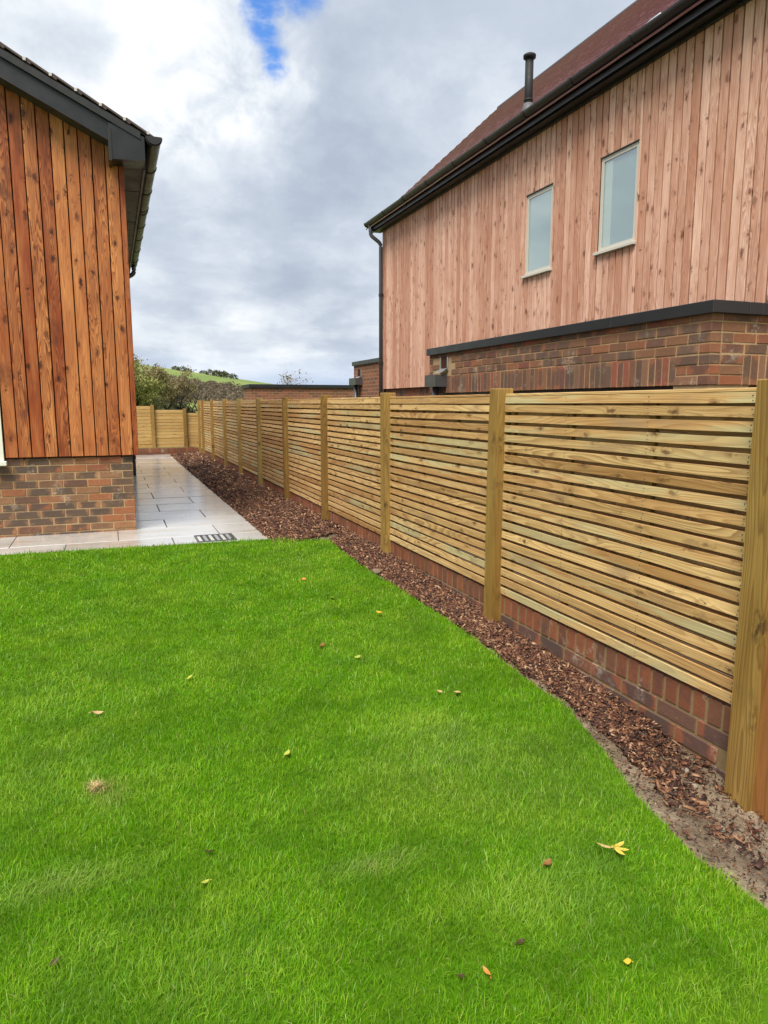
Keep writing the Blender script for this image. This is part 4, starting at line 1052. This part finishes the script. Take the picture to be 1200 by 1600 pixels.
LV = [(1.47, 3.94, .075, .055, 'yellow', 'bright yellow and orange curled leaf standing out on the lawn near the bark strip'),
      (.99, 3.52, .07, .05, 'brown', 'small brown leaf lying on the mid lawn'), (-.07, 3.94, .075, .03, 'dark', 'dark curled leaf on the lawn in front of the brick plinth'),
      (-.12, 3.04, .085, .045, 'tan', 'pale tan oval leaf lying on the lawn below the dark curled leaf'), (.28, 3.31, .07, .03, 'lime', 'yellow green leaf sunk in the grass at mid lawn'),
      (.54, 2.42, .075, .03, 'lime', 'yellow and brown folded leaf standing in the grass'), (.2, 1.93, .06, .028, 'dark', 'small dark leaf fragment caught between grass blades'),
      (.17, 1.80, .05, .022, 'lime', 'small pale yellow leaf tip poking out of the grass'), (1.38, 2.70, .075, .05, 'tan', 'pale round leaf on the lawn beside the bark strip edge'),
      (1.31, 2.74, .055, .03, 'tan', 'small pale shrivelled leaf next to the pale round leaf'), (1.26, 4.96, .075, .05, 'orange', 'orange leaf at the far end of the lawn'),
      (1.31, 4.41, .06, .04, 'lime', 'pale green leaf at the far end of the lawn'), (1.11, 3.29, .06, .03, 'lime', 'faint yellowish leaf sunk in the mid lawn grass'),
      (1.05, 1.17, .032, .026, 'yellow', 'tiny vivid yellow leaf in the foreground grass'), (.85, 1.31, .05, .025, 'dark', 'blackish curled leaf in the foreground grass'),
      (.73, 1.26, .05, .016, 'orange', 'narrow orange brown leaf upright in foreground grass'), (.67, 1.27, .035, .02, 'dark', 'small dark leaf scrap beside the narrow orange leaf'),
      (1.08, 1.54, .05, .035, 'brown', 'dull brown leaf sunk in grass near the palmate leaf'), (.58, 3.93, .06, .03, 'brown', 'thin reddish brown leaf on the mid lawn'), (-.19, 1.64, .045, .022, 'dark', 'small dark leaf low in the foreground grass')]
for i, (lx, ly, L, W, c_, lab) in enumerate(LV):
    o = put('fallen_leaf', leaf_mesh(L*.55, W*.66, random.uniform(.15, .5), i), LM[c_], None, (lx, ly, .034 if i == 0 else .024), (random.uniform(-.35, .1), random.uniform(-.35, .35), random.uniform(0, 6.28)))
    tag(o, lab, 'leaf', 'fallen leaves on the lawn')
pl = thing('palmate_leaf', 'yellow palmate leaf with three lobes and brown stalk on the lawn', 'leaf', (1.29, 1.52, .04), 'fallen leaves on the lawn')
for a, L in ((.3, .05), (-.55, .042), (-1.35, .038)):
    o = put('leaflet', leaf_mesh(L, .015, .3, int(L*1000)), LM['palmate'], pl, (1.29+math.cos(a)*L*.5, 1.52+math.sin(a)*L*.5, .03), (0, .1, a))
o = put('stalk', leaf_mesh(.045, .011, .3, 5), LM['tan'], pl, (1.272, 1.538, .03), (0, -.1, 2.4))
tr_ = random.Random(3); bm = bmesh.new()
for k in range(110):
    a = tr_.uniform(0, 6.28); r_ = abs(tr_.gauss(0, .017)); L = tr_.uniform(.012, .032); t_ = tr_.uniform(.9, 1.45); a2 = tr_.uniform(0, 6.28)
    b0_ = Vector((math.cos(a)*r_, math.sin(a)*r_, tr_.uniform(0, .014))); dv = Vector((math.cos(a2)*math.sin(t_), math.sin(a2)*math.sin(t_), math.cos(t_)+.12)); sd = Vector((-math.sin(a2), math.cos(a2), 0))*.0011
    bm.faces.new([bm.verts.new(q) for q in (b0_-sd, b0_+sd, b0_+dv*L+sd*.4, b0_+dv*L-sd*.4)])
tag(put('dry_grass_tuft', finish(bm, 'dry_grass_tuft'), leafm('straw', ((.50, .37, .18), (.34, .22, .09))), None, (-.115, 2.43, .011)), 'small tuft of dead straw coloured grass in the green lawn', 'grass tuft')
st = tag(put('pale_stone', boxm('pale_stone', .05, .07, .03, .012, .008, 4), M['soil'], None, (1.855, 5.02, .02)), 'pale clod of sandy stone at the lawn edge by the bark', 'stone')
stones = [(1.80, 1.62, .02), (1.86, 1.75, .016), (1.94, 1.88, .02), (1.75, 1.50, .014), (2.0, 1.98, .018)]
for i, (sx, sy, r_) in enumerate(stones):
    bm = bmesh.new(); bmesh.ops.create_icosphere(bm, subdivisions=2, radius=r_)
    for v in bm.verts: v.co *= 1+.25*mnoise.noise(v.co*60+Vector((i, 0, 0))); v.co.z *= .6
    zz = float(hsoil(np.array([sx]), np.array([sy]))[0])
    tag(put('pebble', finish(bm, 'pebble', True), M['pebble'], None, (sx, sy, zz+.004)), 'small pale pebble on bare soil near the end fence post', 'stone', 'pebbles on the bare soil')
